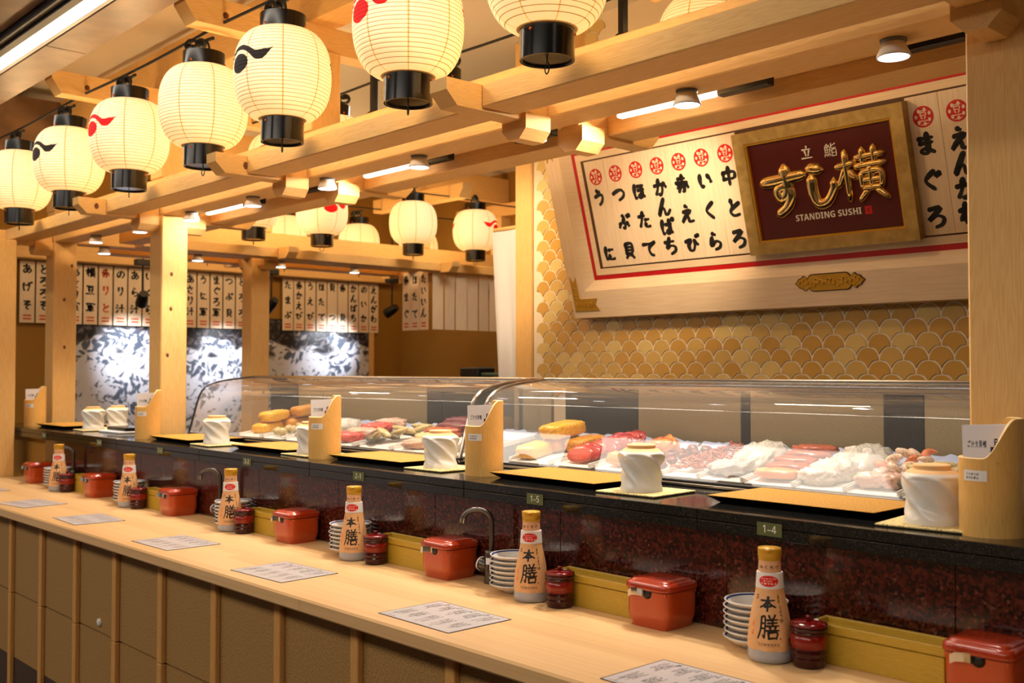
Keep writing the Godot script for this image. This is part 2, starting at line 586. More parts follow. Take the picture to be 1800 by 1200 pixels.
func make_menu() -> ImageTexture:
	var w := 640
	var h := 460
	var img := Image.create(w, h, false, Image.FORMAT_RGB8)
	img.fill(Color(0.22, 0.16, 0.24))
	img.fill_rect(Rect2i(7, 7, w - 14, h - 14), Color(0.80, 0.78, 0.79))
	var k := Color(0.10, 0.09, 0.12)
	for c in 5:
		scribble(img, w - 46 - c * 118, 34, 2, 22, k, true, 1.4)
		for l in 5:
			var red := false
			scribble(img, w - 68 - c * 118 - l * 15 + (10 if c == 4 else 0), 40 + (l % 3) * 14, 7 + rng.randi() % 5, 12, Color(0.62, 0.22, 0.2) if red else k, true, 0.8)
			scribble(img, w - 68 - c * 118 - l * 15 + (10 if c == 4 else 0), 252 + (l % 2) * 22, 6 + rng.randi() % 8, 12, k, true, 0.8)
	scribble(img, 30, 436, 9, 11, k, false, 0.5)
	return ImageTexture.create_from_image(img)

func make_slip() -> ImageTexture:
	var img := Image.create(256, 320, false, Image.FORMAT_RGB8)
	img.fill(Color(0.93, 0.92, 0.94))
	var k := Color(0.12, 0.12, 0.16)
	var x := 40.0
	for ch in ["ご", "汁", "文", "用", "紙"]:
		draw_char(img, ch if GLYPH.has(ch) else "横", Vector2(x, 58), 22, 1.1, k)
		x += 24.0
	for r in [Rect2i(28, 104, 150, 2), Rect2i(28, 104, 2, 220), Rect2i(178, 104, 2, 220), Rect2i(28, 204, 150, 2)]:
		img.fill_rect(r, Color(0.55, 0.55, 0.6))
	for l in 3:
		scribble(img, 132, 140 + l * 20, 2, 17, k, false, 0.9)
	scribble(img, 48, 236, 1, 18, k, false, 0.9)
	draw_char(img, "貝", Vector2(206, 60), 40, 2.2, k)
	return ImageTexture.create_from_image(img)

func make_sticker() -> ImageTexture:
	var img := Image.create(160, 64, false, Image.FORMAT_RGB8)
	img.fill(Color(0.90, 0.89, 0.88))
	for l in 2:
		scribble(img, 28, 22 + l * 22, 5, 17, Color(0.12, 0.11, 0.12), false, 1.1)
	return ImageTexture.create_from_image(img)

# wrapper of the sauce bottle, once round from u = 0 to 1; the front is at u = 0.75
func make_wrapper() -> ImageTexture:
	var w := 768
	var h := 512
	var img := Image.create(w, h, false, Image.FORMAT_RGB8)
	var f := FastNoiseLite.new()
	f.seed = 8; f.frequency = 0.02
	for y in h:
		for x in w:
			var g := f.get_noise_2d(x + y * 0.5, y) * 0.03
			img.set_pixel(x, y, Color(0.88 + g, 0.67 + g, 0.46 + g))
	var k := Color(0.07, 0.05, 0.05)
	for c in [576, 192]:
		draw_char(img, "本", Vector2(c - 4, 160), 132, 9.5, k, 0.92)
		draw_char(img, "膳", Vector2(c, 330), 162, 6.4, k, 0.82)
		dab(img, Vector2(c + 72, 402), 4, k)
		img.fill_rect(Rect2i(c + 72, 70, 17, 92), Color(0.72, 0.55, 0.12))
		scribble(img, c + 81, 84, 5, 16, Color(0.25, 0.15, 0.05), true, 1.0)
		var y := 190.0
		for ch in ["し", "よ", "う", "ゆ"]:
			draw_char(img, ch, Vector2(c + 88, y), 30, 1.8, k)
			y += 33.0
		img.fill_rect(Rect2i(c - 108, 300, 17, 88), Color(0.86, 0.38, 0.10))
		scribble(img, c - 100, 312, 4, 17, Color(0.96, 0.8, 0.6), true, 1.0)
		scribble(img, c - 52, 448, 7, 17, k, false, 1.0)
		for r in [Rect2i(c - 66, 436, 136, 2), Rect2i(c - 66, 462, 136, 2)]:
			img.fill_rect(r, Color(0.35, 0.2, 0.12))
		scribble(img, c - 96, 90, 2, 26, k, true, 2.0)
		scribble(img, c + 150, 420, 2, 40, k, true, 3.0)
	return ImageTexture.create_from_image(img)

func make_band() -> ImageTexture:
	var w := 512
	var h := 160
	var img := Image.create(w, h, false, Image.FORMAT_RGB8)
	img.fill(Color(0.90, 0.88, 0.86))
	for c in [384, 128]:
		for y in h:
			for x in range(c - 75, c + 75):
				if Vector2((x - c) / 62.0, (y - 80) / 58.0).length() < 1.0:
					img.set_pixel(x, y, Color(0.85, 0.10, 0.05))
		scribble(img, c - 40, 56, 6, 15, Color(0.98, 0.85, 0.8), false, 1.0)
		scribble(img, c - 26, 80, 4, 13, Color(0.98, 0.85, 0.8), false, 0.9)
		scribble(img, c - 40, 106, 5, 19, Color(0.98, 0.9, 0.85), false, 1.6)
	return ImageTexture.create_from_image(img)

func make_neck() -> ImageTexture:
	var img := Image.create(384, 96, false, Image.FORMAT_RGB8)
	img.fill(Color(0.88, 0.67, 0.50))
	for c in [288, 96]:
		scribble(img, c - 44, 52, 4, 28, Color(0.16, 0.08, 0.06), false, 1.6)
	return ImageTexture.create_from_image(img)

# a print of breaking surf: dark rock at the top, white foam torn into flecks below
func make_surf() -> ImageTexture:
	var w := 1024
	var h := 512
	var img := Image.create(w, h, false, Image.FORMAT_RGB8)
	var a := FastNoiseLite.new()
	a.seed = 12; a.frequency = 0.0055; a.fractal_octaves = 3
	var f := FastNoiseLite.new()
	f.seed = 31; f.frequency = 0.030; f.fractal_octaves = 4
	var q := FastNoiseLite.new()
	q.seed = 77; q.frequency = 0.012; q.fractal_octaves = 2
	for y in h:
		for x in w:
			var wx := q.get_noise_2d(x, y) * 26.0
			var big := a.get_noise_2d(x + wx, y * 1.4 + wx)
			var fine := f.get_noise_2d(x * 1.5 + wx, y * 0.85 - wx)
			var depth := float(y) / h
			var rock := smoothstep(0.05, -0.05, depth - 0.20 + big * 0.28)
			var fleck := smoothstep(0.08, 0.42, fine + big * 0.75) * 0.8
			var c := Color(0.82, 0.83, 0.87).lerp(Color(0.20, 0.24, 0.31), fleck)
			c = c.lerp(Color(0.13, 0.13, 0.15).lerp(Color(0.42, 0.38, 0.38), smoothstep(0.0, 0.4, fine)), rock)
			img.set_pixel(x, y, c)
	return ImageTexture.create_from_image(img)

func glow(m: StandardMaterial3D, col: Color, k: float) -> StandardMaterial3D:
	m.emission_enabled = true
	m.emission = col
	m.emission_energy_multiplier = k
	return m

func materials() -> void:
	wood_tex = make_wood()
	M.wx = timber(Color(0.93, 0.83, 0.65), 0)
	M.wy = timber(Color(0.93, 0.83, 0.65), 1)
	M.wz = timber(Color(0.93, 0.83, 0.65), 2)
	M.knot = std(Color(0.42, 0.22, 0.10), 0.7)
	M.counter = tri(std(Color(0.98, 0.93, 0.86), 0.42), make_counter_wood(), Vector3(0.42, 1.5625, 1.5625))
	M.panel = tri(std(Color(0.68, 0.52, 0.29), 0.75), noise_tex(FastNoiseLite.TYPE_SIMPLEX, 0.11, 3, [[0.2, Color(0.80, 0.78, 0.74)], [0.55, Color(0.93, 0.92, 0.9)], [0.8, Color(1, 1, 1)]], 7), Vector3(3, 3, 3))
	M.dark_panel = tri(std(Color(0.30, 0.22, 0.16), 0.6), noise_tex(FastNoiseLite.TYPE_SIMPLEX, 0.11, 3, [[0.2, Color(0.72, 0.7, 0.66)], [0.8, Color(1, 1, 1)]], 8), Vector3(3, 3, 3))
	M.batten = timber(Color(0.84, 0.68, 0.46), 1)
	M.redstone = tri(std(Color(1, 1, 1), 0.13), noise_tex(FastNoiseLite.TYPE_CELLULAR, 0.15, 1, [[0.0, Color(0.10, 0.045, 0.035)], [0.25, Color(0.19, 0.065, 0.042)], [0.5, Color(0.27, 0.095, 0.058)], [0.75, Color(0.33, 0.125, 0.078)], [0.93, Color(0.36, 0.16, 0.115)], [1.0, Color(0.42, 0.27, 0.22)]], 3), Vector3(3.0, 3.0, 3.0))
	M.redstone.metallic_specular = 0.62
	M.blackstone = tri(std(Color(1, 1, 1), 0.10), noise_tex(FastNoiseLite.TYPE_CELLULAR, 0.34, 1, [[0.0, Color(0.03, 0.03, 0.03)], [0.6, Color(0.085, 0.082, 0.078)], [0.88, Color(0.15, 0.145, 0.14)], [1.0, Color(0.24, 0.235, 0.225)]], 5), Vector3(4, 4, 4))
	M.blackstone.metallic_specular = 0.6
	M.caulk = std(Color(0.42, 0.36, 0.32), 0.8)
	M.plate = std(Color(0.34, 0.37, 0.20), 0.45)
	M.white_ink = std(Color(0.92, 0.92, 0.88), 0.5)
	M.ink = std(Color(0.045, 0.04, 0.04), 0.55)
	M.red_ink = std(Color(0.78, 0.05, 0.045), 0.6)
	M.orange_ink = std(Color(0.80, 0.30, 0.16), 0.6)
	M.lacquer = std(Color(0.72, 0.27, 0.085), 0.28)
	M.lacquer.clearcoat_enabled = true
	M.lacquer.clearcoat = 0.5
	M.lacquer.clearcoat_roughness = 0.12
	M.lacquer_lid = std(Color(0.66, 0.20, 0.065), 0.22)
	M.lacquer_lid.clearcoat_enabled = true
	M.lacquer_lid.clearcoat = 0.6
	M.lacquer_lid.clearcoat_roughness = 0.1
	M.jar = std(Color(0.23, 0.035, 0.022), 0.16)
	M.jar_band = std(Color(0.50, 0.085, 0.03), 0.22)
	M.jar_lid = std(Color(0.40, 0.035, 0.025), 0.14)
	M.black = std(Color(0.03, 0.028, 0.028), 0.4)
	M.black_gloss = std(Color(0.022, 0.02, 0.02), 0.22)
	M.black_gloss.heightmap_enabled = false
	M.steel = std(Color(0.72, 0.70, 0.67), 0.24, 1.0)
	M.dark_steel = std(Color(0.40, 0.385, 0.37), 0.33, 1.0)
	M.chrome = std(Color(0.86, 0.85, 0.83), 0.07, 1.0)
	M.yellow_box = tri(std(Color(0.80, 0.72, 0.30), 0.42), wood_tex, Vector3(1.2, 16, 16))
	M.bamboo = tri(std(Color(0.94, 0.82, 0.58), 0.36), wood_tex, Vector3(10, 0.8, 10), false)
	M.bamboo_cut = std(Color(0.93, 0.80, 0.56), 0.5)
	M.paper = std(Color(0.92, 0.91, 0.92), 0.7)
	M.pen = std(Color(0.90, 0.91, 0.95), 0.3)
	M.pen_dark = std(Color(0.10, 0.12, 0.25), 0.3)
	M.china = std(Color(0.88, 0.86, 0.83), 0.16)
	M.china_blue = std(Color(0.10, 0.19, 0.50), 0.2)
	M.cup = std(Color(0.90, 0.885, 0.865), 0.22)
	M.cup_foot = std(Color(0.90, 0.72, 0.50), 0.7)
	M.gold_tray = tri(std(Color(0.82, 0.60, 0.20), 0.5, 0.15), noise_tex(FastNoiseLite.TYPE_SIMPLEX, 0.08, 3, [[0.25, Color(0.72, 0.70, 0.66)], [0.7, Color(1, 1, 1)]], 15), Vector3(5, 5, 5))
	M.mat_weave = tri(std(Color(0.90, 0.82, 0.60), 0.8), noise_tex(FastNoiseLite.TYPE_CELLULAR, 0.06, 1, [[0.0, Color(0.70, 0.66, 0.52)], [0.6, Color(1, 1, 0.98)]], 16), Vector3(12, 12, 12), false)
	M.cap_gold = std(Color(0.80, 0.60, 0.16), 0.35, 0.1)
	M.bottle_clear = std(Color(0.66, 0.66, 0.68), 0.12)
	M.gold = std(Color(0.96, 0.84, 0.56), 0.12, 1.0)
	M.gold_leaf = tri(std(Color(0.74, 0.63, 0.38), 0.45, 0.5), noise_tex(FastNoiseLite.TYPE_SIMPLEX, 0.012, 3, [[0.2, Color(0.90, 0.88, 0.84)], [0.8, Color(1, 1, 1)]], 23), Vector3(3, 3, 3))
	M.fitting = std(Color(0.82, 0.62, 0.20), 0.32, 0.55)
	M.groove = std(Color(0.30, 0.17, 0.05), 0.6)
	M.frame = plain_timber(Color(0.92, 0.825, 0.69), 0)
	M.frame_y = plain_timber(Color(0.92, 0.825, 0.69), 1)
	M.strip = plain_timber(Color(0.92, 0.84, 0.725), 1)
	M.red_trim = std(Color(0.74, 0.015, 0.03), 0.4)
	M.maroon = tri(std(Color(0.33, 0.060, 0.045), 0.34), wood_tex, Vector3(0.8, 9, 9))
	M.ochre = tri(std(Color(0.66, 0.48, 0.16), 0.85), noise_tex(FastNoiseLite.TYPE_SIMPLEX, 0.14, 3, [[0.2, Color(0.86, 0.85, 0.83)], [0.8, Color(1, 1, 1)]], 6), Vector3(2.5, 2.5, 2.5))
	M.grout = std(Color(0.90, 0.84, 0.73), 0.7)
	M.tile_a = std(Color(0.83, 0.72, 0.45), 0.2)
	M.tile_b = std(Color(0.76, 0.59, 0.28), 0.2)
	M.tile_c = std(Color(0.79, 0.65, 0.36), 0.2)
	M.surf = std(Color(1, 1, 1), 0.35)
	M.surf.albedo_texture = make_surf()
	M.white_cloth = std(Color(0.86, 0.86, 0.87), 0.8)
	M.ceiling = std(Color(0.87, 0.83, 0.75), 0.8)
	M.ceiling_wood = timber(Color(0.84, 0.64, 0.44), 0)
	M.bronze = tri(std(Color(0.50, 0.385, 0.285), 0.42, 0.35), noise_tex(FastNoiseLite.TYPE_SIMPLEX, 0.02, 3, [[0.2, Color(0.84, 0.84, 0.84)], [0.8, Color(1, 1, 1)]], 41), Vector3(0.6, 0.6, 0.6))
	M.grey = std(Color(0.42, 0.41, 0.40), 0.6)
	M.floor = tri(std(Color(0.20, 0.17, 0.15), 0.5), noise_tex(FastNoiseLite.TYPE_SIMPLEX, 0.05, 3, [[0.2, Color(0.7, 0.7, 0.7)], [0.8, Color(1, 1, 1)]], 42), Vector3(1, 1, 1))
	M.hall = std(Color(0.62, 0.55, 0.46), 0.8)
	M.shopfront = std(Color(0.84, 0.81, 0.83), 0.6)
	M.glass = std(Color(0.96, 0.98, 0.98, 0.04), 0.02)
	M.glass.transparency = BaseMaterial3D.TRANSPARENCY_ALPHA
	M.glass.metallic_specular = 0.5
	M.glass_edge = std(Color(0.25, 0.33, 0.30), 0.15)
	M.case_back = tri(std(Color(0.70, 0.61, 0.43), 0.38, 0.2), noise_tex(FastNoiseLite.TYPE_SIMPLEX, 0.16, 3, [[0.15, Color(0.80, 0.79, 0.77)], [0.8, Color(1, 1, 1)]], 51), Vector3(4, 4, 4))
	M.case_dark = std(Color(0.085, 0.078, 0.072), 0.3)
	M.liner = std(Color(0.80, 0.83, 0.92), 0.55)
	M.lamp_white = std(Color(0.86, 0.85, 0.84), 0.4)
	M.lens = glow(std(Color(1, 1, 1), 0.4), Color(0.96, 0.97, 1.0), 6.0)
	M.tube_light = glow(std(Color(1, 1, 1), 0.4), Color(1.0, 0.98, 0.94), 3.0)
	M.hall_light = glow(std(Color(1, 1, 1), 0.4), Color(1.0, 0.95, 0.90), 3.0)
	M.case_led = glow(std(Color(1, 1, 1), 0.4), Color(0.92, 0.95, 1.0), 1.2)
	M.lantern_wood = tri(std(Color(0.055, 0.046, 0.042), 0.2), wood_tex, Vector3(20, 1.5, 20), false)
	M.copper = std(Color(0.85, 0.45, 0.20), 0.3, 0.9)
	M.wire = std(Color(0.10, 0.085, 0.075), 0.45, 0.3)
	M.cord = std(Color(0.12, 0.105, 0.085), 0.8)
	for k in [["paper_plain", false, Color.BLACK], ["paper_red", true, Color(0.80, 0.02, 0.05)], ["paper_black", true, Color(0.10, 0.08, 0.09)]]:
		var t := make_paper(k[2], k[1])
		var m := std(Color(1, 1, 1), 0.8)
		m.albedo_texture = t
		m.emission_enabled = true
		m.emission = Color(1.0, 0.89, 0.68)
		m.emission_operator = BaseMaterial3D.EMISSION_OP_MULTIPLY
		m.emission_texture = t
		m.emission_energy_multiplier = 0.30
		m.backlight_enabled = true
		m.backlight = Color(0.42, 0.39, 0.33)
		M[k[0]] = m
	M.menu = std(Color(1, 1, 1), 0.3)
	M.menu.albedo_texture = make_menu()
	M.slip = std(Color(1, 1, 1), 0.6)
	M.slip.albedo_texture = make_slip()
	M.sticker = std(Color(1, 1, 1), 0.5)
	M.sticker.albedo_texture = make_sticker()
	M.wrapper = std(Color(1, 1, 1), 0.4)
	M.wrapper.albedo_texture = make_wrapper()
	M.band = std(Color(1, 1, 1), 0.4)
	M.band.albedo_texture = make_band()
	M.neck = std(Color(1, 1, 1), 0.4)
	M.neck.albedo_texture = make_neck()
	# fish and eggs
	for k in [["egg", Color(0.92, 0.68, 0.06), 0.35], ["egg_brown", Color(0.84, 0.56, 0.10), 0.4], ["tuna", Color(0.68, 0.13, 0.12), 0.25], ["tuna_pale", Color(0.78, 0.26, 0.20), 0.25], ["salmon", Color(0.90, 0.42, 0.12), 0.25], ["salmon_pale", Color(0.93, 0.58, 0.28), 0.25], ["octopus", Color(0.46, 0.20, 0.19), 0.3], ["crab", Color(0.70, 0.34, 0.24), 0.4], ["squid", Color(0.86, 0.83, 0.77), 0.2], ["squid_grey", Color(0.74, 0.70, 0.68), 0.25], ["trout", Color(0.66, 0.30, 0.13), 0.25], ["prawn", Color(0.90, 0.50, 0.27), 0.25], ["prawn_white", Color(0.92, 0.80, 0.68), 0.22], ["bream", Color(0.84, 0.68, 0.59), 0.22], ["clam", Color(0.76, 0.68, 0.46), 0.35], ["clam_dark", Color(0.36, 0.33, 0.22), 0.4], ["eel", Color(0.46, 0.24, 0.11), 0.35], ["roe", Color(0.92, 0.60, 0.14), 0.25], ["shell", Color(0.84, 0.80, 0.72), 0.35]]:
		M[k[0]] = tri(std(k[1], k[2]), flesh_tex(), Vector3(9, 9, 9))
		if k[0] != "shell":
			M[k[0]].subsurf_scatter_enabled = true
			M[k[0]].subsurf_scatter_strength = 0.15

var _flesh: Texture2D
func flesh_tex() -> Texture2D:
	if _flesh == null:
		_flesh = noise_tex(FastNoiseLite.TYPE_SIMPLEX, 0.03, 4, [[0.2, Color(0.80, 0.77, 0.75)], [0.5, Color(0.95, 0.94, 0.93)], [0.8, Color(1, 1, 1)]], 61)
	return _flesh


# ------------------------------------------------------------------ the scene
func _ready() -> void:
	rng.seed = 20
	# camera
	var cam := Camera3D.new()
	cam.name = "camera"
	add_child(cam)
	var att := CameraAttributesPhysical.new()
	att.frustum_focal_length = 36.0
	att.frustum_focus_distance = 2.25
	att.exposure_aperture = 6.3
	cam.attributes = att
	cam.fov = 36.231
	cam.near = 0.05
	cam.far = 60.0
	cam.position = CAM
	cam.look_at_from_position(CAM, CAM + Vector3(-0.73323892, 0.02779732, -0.67940267), Vector3.UP)
	cam.current = true
	# environment: an indoor place, so no sky
	var we := WorldEnvironment.new()
	we.name = "environment"
	var env := Environment.new()
	env.background_mode = Environment.BG_COLOR
	env.background_color = Color.BLACK
	env.tonemap_mode = Environment.TONE_MAPPER_LINEAR
	env.tonemap_exposure = 1.0
	env.sdfgi_enabled = true
	env.ssao_enabled = true
	env.ssil_enabled = true
	we.environment = env
	add_child(we)
	# large lights: the hall's ceiling panels behind the customer, and the line of light in the soffit
	area("hall_panel_light", Vector3(-0.4, 2.585, 1.1), Vector2(3.0, 0.6), 3.6, Color(1.0, 0.95, 0.88))
	area("hall_panel_light", Vector3(-4.0, 2.585, 1.1), Vector2(3.0, 0.6), 3.6, Color(1.0, 0.95, 0.88))
	area("kitchen_panel_light", Vector3(-3.6, 2.70, -3.5), Vector2(0.6, 0.6), 0.9, Color(1.0, 0.95, 0.88))
	area("soffit_line_light", Vector3(-3.2, 2.478, -1.095), Vector2(4.4, 0.07), 0.95, Color(1.0, 0.95, 0.87))

	materials()
	shell()
	pergola()
	front_counter()
	ledge()
	place_settings()
	cases()
	tile_wall()
	board()
	lanterns()
	bulbs()
	far_side()
	print("fov ", cam.fov)

func area(n: String, at: Vector3, size: Vector2, e: float, col: Color, towards := Vector3.DOWN) -> void:
	var l := AreaLight3D.new()
	l.name = n
	l.area_size = size
	l.light_energy = e
	l.light_color = col
	l.shadow_enabled = true
	l.area_range = 12.0
	add_child(l, true)
	l.position = at
	var up := Vector3.FORWARD if absf(towards.y) > 0.9 else Vector3.UP
	l.look_at_from_position(at, at + towards, up)

func omni(parent: Node3D, at: Vector3, e: float, col: Color, size: float) -> void:
	var l := OmniLight3D.new()
	l.name = "lamp_light"
	l.light_energy = e
	l.light_color = col
	l.light_size = size
	l.omni_range = 12.0
	l.omni_attenuation = 2.0
	l.shadow_enabled = true
	parent.add_child(l, true)
	l.position = at

func spot(parent: Node3D, at: Vector3, aim: Vector3, e: float, col: Color, ang: float, size := 0.02, soft := 0.6) -> void:
	var l := SpotLight3D.new()
	l.name = "spot_light"
	l.light_energy = e
	l.light_color = col
	l.light_size = size
	l.spot_range = 12.0
	l.spot_attenuation = 2.0
	l.spot_angle = ang
	l.spot_angle_attenuation = soft
	l.shadow_enabled = true
	parent.add_child(l, true)
	l.position = at
	var d := aim.normalized()
	l.basis = Basis.looking_at(d, Vector3.UP if absf(d.y) < 0.95 else Vector3.FORWARD)

func shell() -> void:
	struct("floor", Vector3(-7.5, -0.1, -5.2), Vector3(3.6, 0.0, 4.2), M.floor)
	struct("ceiling", Vector3(-7.5, 2.74, -5.2), Vector3(3.6, 2.84, 4.2), M.ceiling)
	struct("wall_left", Vector3(-6.25, 0, -4.62), Vector3(-6.10, 2.74, 4.0), M.ochre)
	struct("wall_back", Vector3(-6.10, 0, -4.70), Vector3(3.4, 2.74, -4.55), M.ochre)
	struct("wall_right", Vector3(3.4, 0, -4.70), Vector3(3.55, 2.74, 4.0), M.hall)
	struct("wall_front", Vector3(-6.25, 0, 4.0), Vector3(3.55, 2.74, 4.15), M.hall)
	struct("wall_shopfront", Vector3(-6.10, 0, -0.6), Vector3(-6.07, 2.60, 4.0), M.shopfront)
	# bronze soffit over the aisle, split by the slot of light and the black track
	var s := thing("soffit", Vector3(-2.5, 2.48, -1.1), "bronze metal soffit with a line of light over the aisle", "soffit")
	tag(s, "", "", "", "structure")
	part(s, "panel", B.new().box(Vector3(-0.88, 0, -0.165), Vector3(5.9, 0.12, -0.035), 0.002), M.bronze)
	part(s, "panel", B.new().box(Vector3(-3.6, 0, -0.165), Vector3(-0.883, 0.12, -0.035), 0.002), M.bronze)
	part(s, "slot_edge", B.new().box(Vector3(-3.6, 0.002, -0.034), Vector3(5.9, 0.03, -0.022), 0.001), M.lamp_white)
	part(s, "light_diffuser", B.new().box(Vector3(-0.865, 0.006, -0.021), Vector3(5.9, 0.03, 0.043), 0.001), M.hall_light)
	part(s, "light_diffuser", B.new().box(Vector3(-3.6, 0.006, -0.021), Vector3(-0.90, 0.03, 0.043), 0.001), M.hall_light)
	part(s, "light_track", B.new().box(Vector3(-3.6, -0.018, 0.044), Vector3(5.9, 0.03, 0.105), 0.004), M.black)
	part(s, "light_track_rib", B.new().box(Vector3(-3.6, -0.026, 0.070), Vector3(5.9, -0.018, 0.082), 0.002), M.black)
	part(s, "panel", B.new().box(Vector3(-3.6, 0, 0.106), Vector3(5.9, 0.12, 0.235), 0.002), M.bronze)
	part(s, "bulkhead", B.new().box(Vector3(-3.6, -0.17, -0.60), Vector3(-2.36, 0.20, -0.166), 0.003), M.bronze)
	struct("ceiling_hall", Vector3(-6.1, 2.60, -0.86), Vector3(3.4, 2.70, 4.0), M.grey)
	for k in 2:
		var p := solid("ceiling_light_panel", Vector3([-0.4, -4.0][k], 2.588, 1.1), B.new().box(Vector3(-1.5, 0, -0.3), Vector3(1.5, 0.012, 0.3), 0.002), M.hall_light, ["bright ceiling panel light over the near aisle", "bright ceiling panel light over the far aisle"][k], "light")
		tag(p, "", "", "ceiling panel lights", "")
	solid("kitchen_ceiling_light", Vector3(-3.6, 2.712, -3.5), B.new().box(Vector3(-0.3, 0, -0.3), Vector3(0.3, 0.027, 0.3), 0.002), M.hall_light, "square ceiling light over the kitchen behind the fish case", "light")

# ------------------------------------------------------------------ timber pergola
func run_box(fr: bool, lo: Vector3, hi: Vector3) -> Array:
	if fr:
		return [lo + Vector3(0, 0, PL), hi + Vector3(0, 0, PL)]
	var a := Vector3(-4.98 + lo.z, lo.y, PL - hi.x)
	var b := Vector3(-4.98 + hi.z, hi.y, PL - lo.x)
	return [a, b]

func run_at(fr: bool, x: float, y: float, z: float) -> Vector3:
	return Vector3(x, y, PL + z) if fr else Vector3(-4.98 + z, y, PL - x)

# an arm with chamfered end, pointing along local +z
func arm_shape(hw: float, z0: float, z1: float, y0: float, y1: float, chx: float, chy: float) -> B:
	var p := PackedVector2Array([Vector2(z0, y0), Vector2(z1 - chx, y0), Vector2(z1, y0 + chy), Vector2(z1, y1), Vector2(z0, y1)])
	# outline in (z, y); push along x
	return B.new().ext(p, hw * 2, Transform3D(Basis(Vector3(0, 0, -1), Vector3(0, 1, 0), Vector3(1, 0, 0)), Vector3(-hw, 0, 0)) * Transform3D(Basis.from_scale(Vector3(-1, 1, 1)), Vector3.ZERO))

func block_shape() -> B:
	var p := PackedVector2Array([Vector2(-0.04, 2.049), Vector2(-0.04, 2.012), Vector2(-0.018, 1.990), Vector2(0.018, 1.990), Vector2(0.04, 2.012), Vector2(0.04, 2.049), Vector2(0.0292, 2.049), Vector2(0.0292, 2.0305), Vector2(-0.0292, 2.0305), Vector2(-0.0292, 2.049)])
	return B.new().ext(p, 0.079)

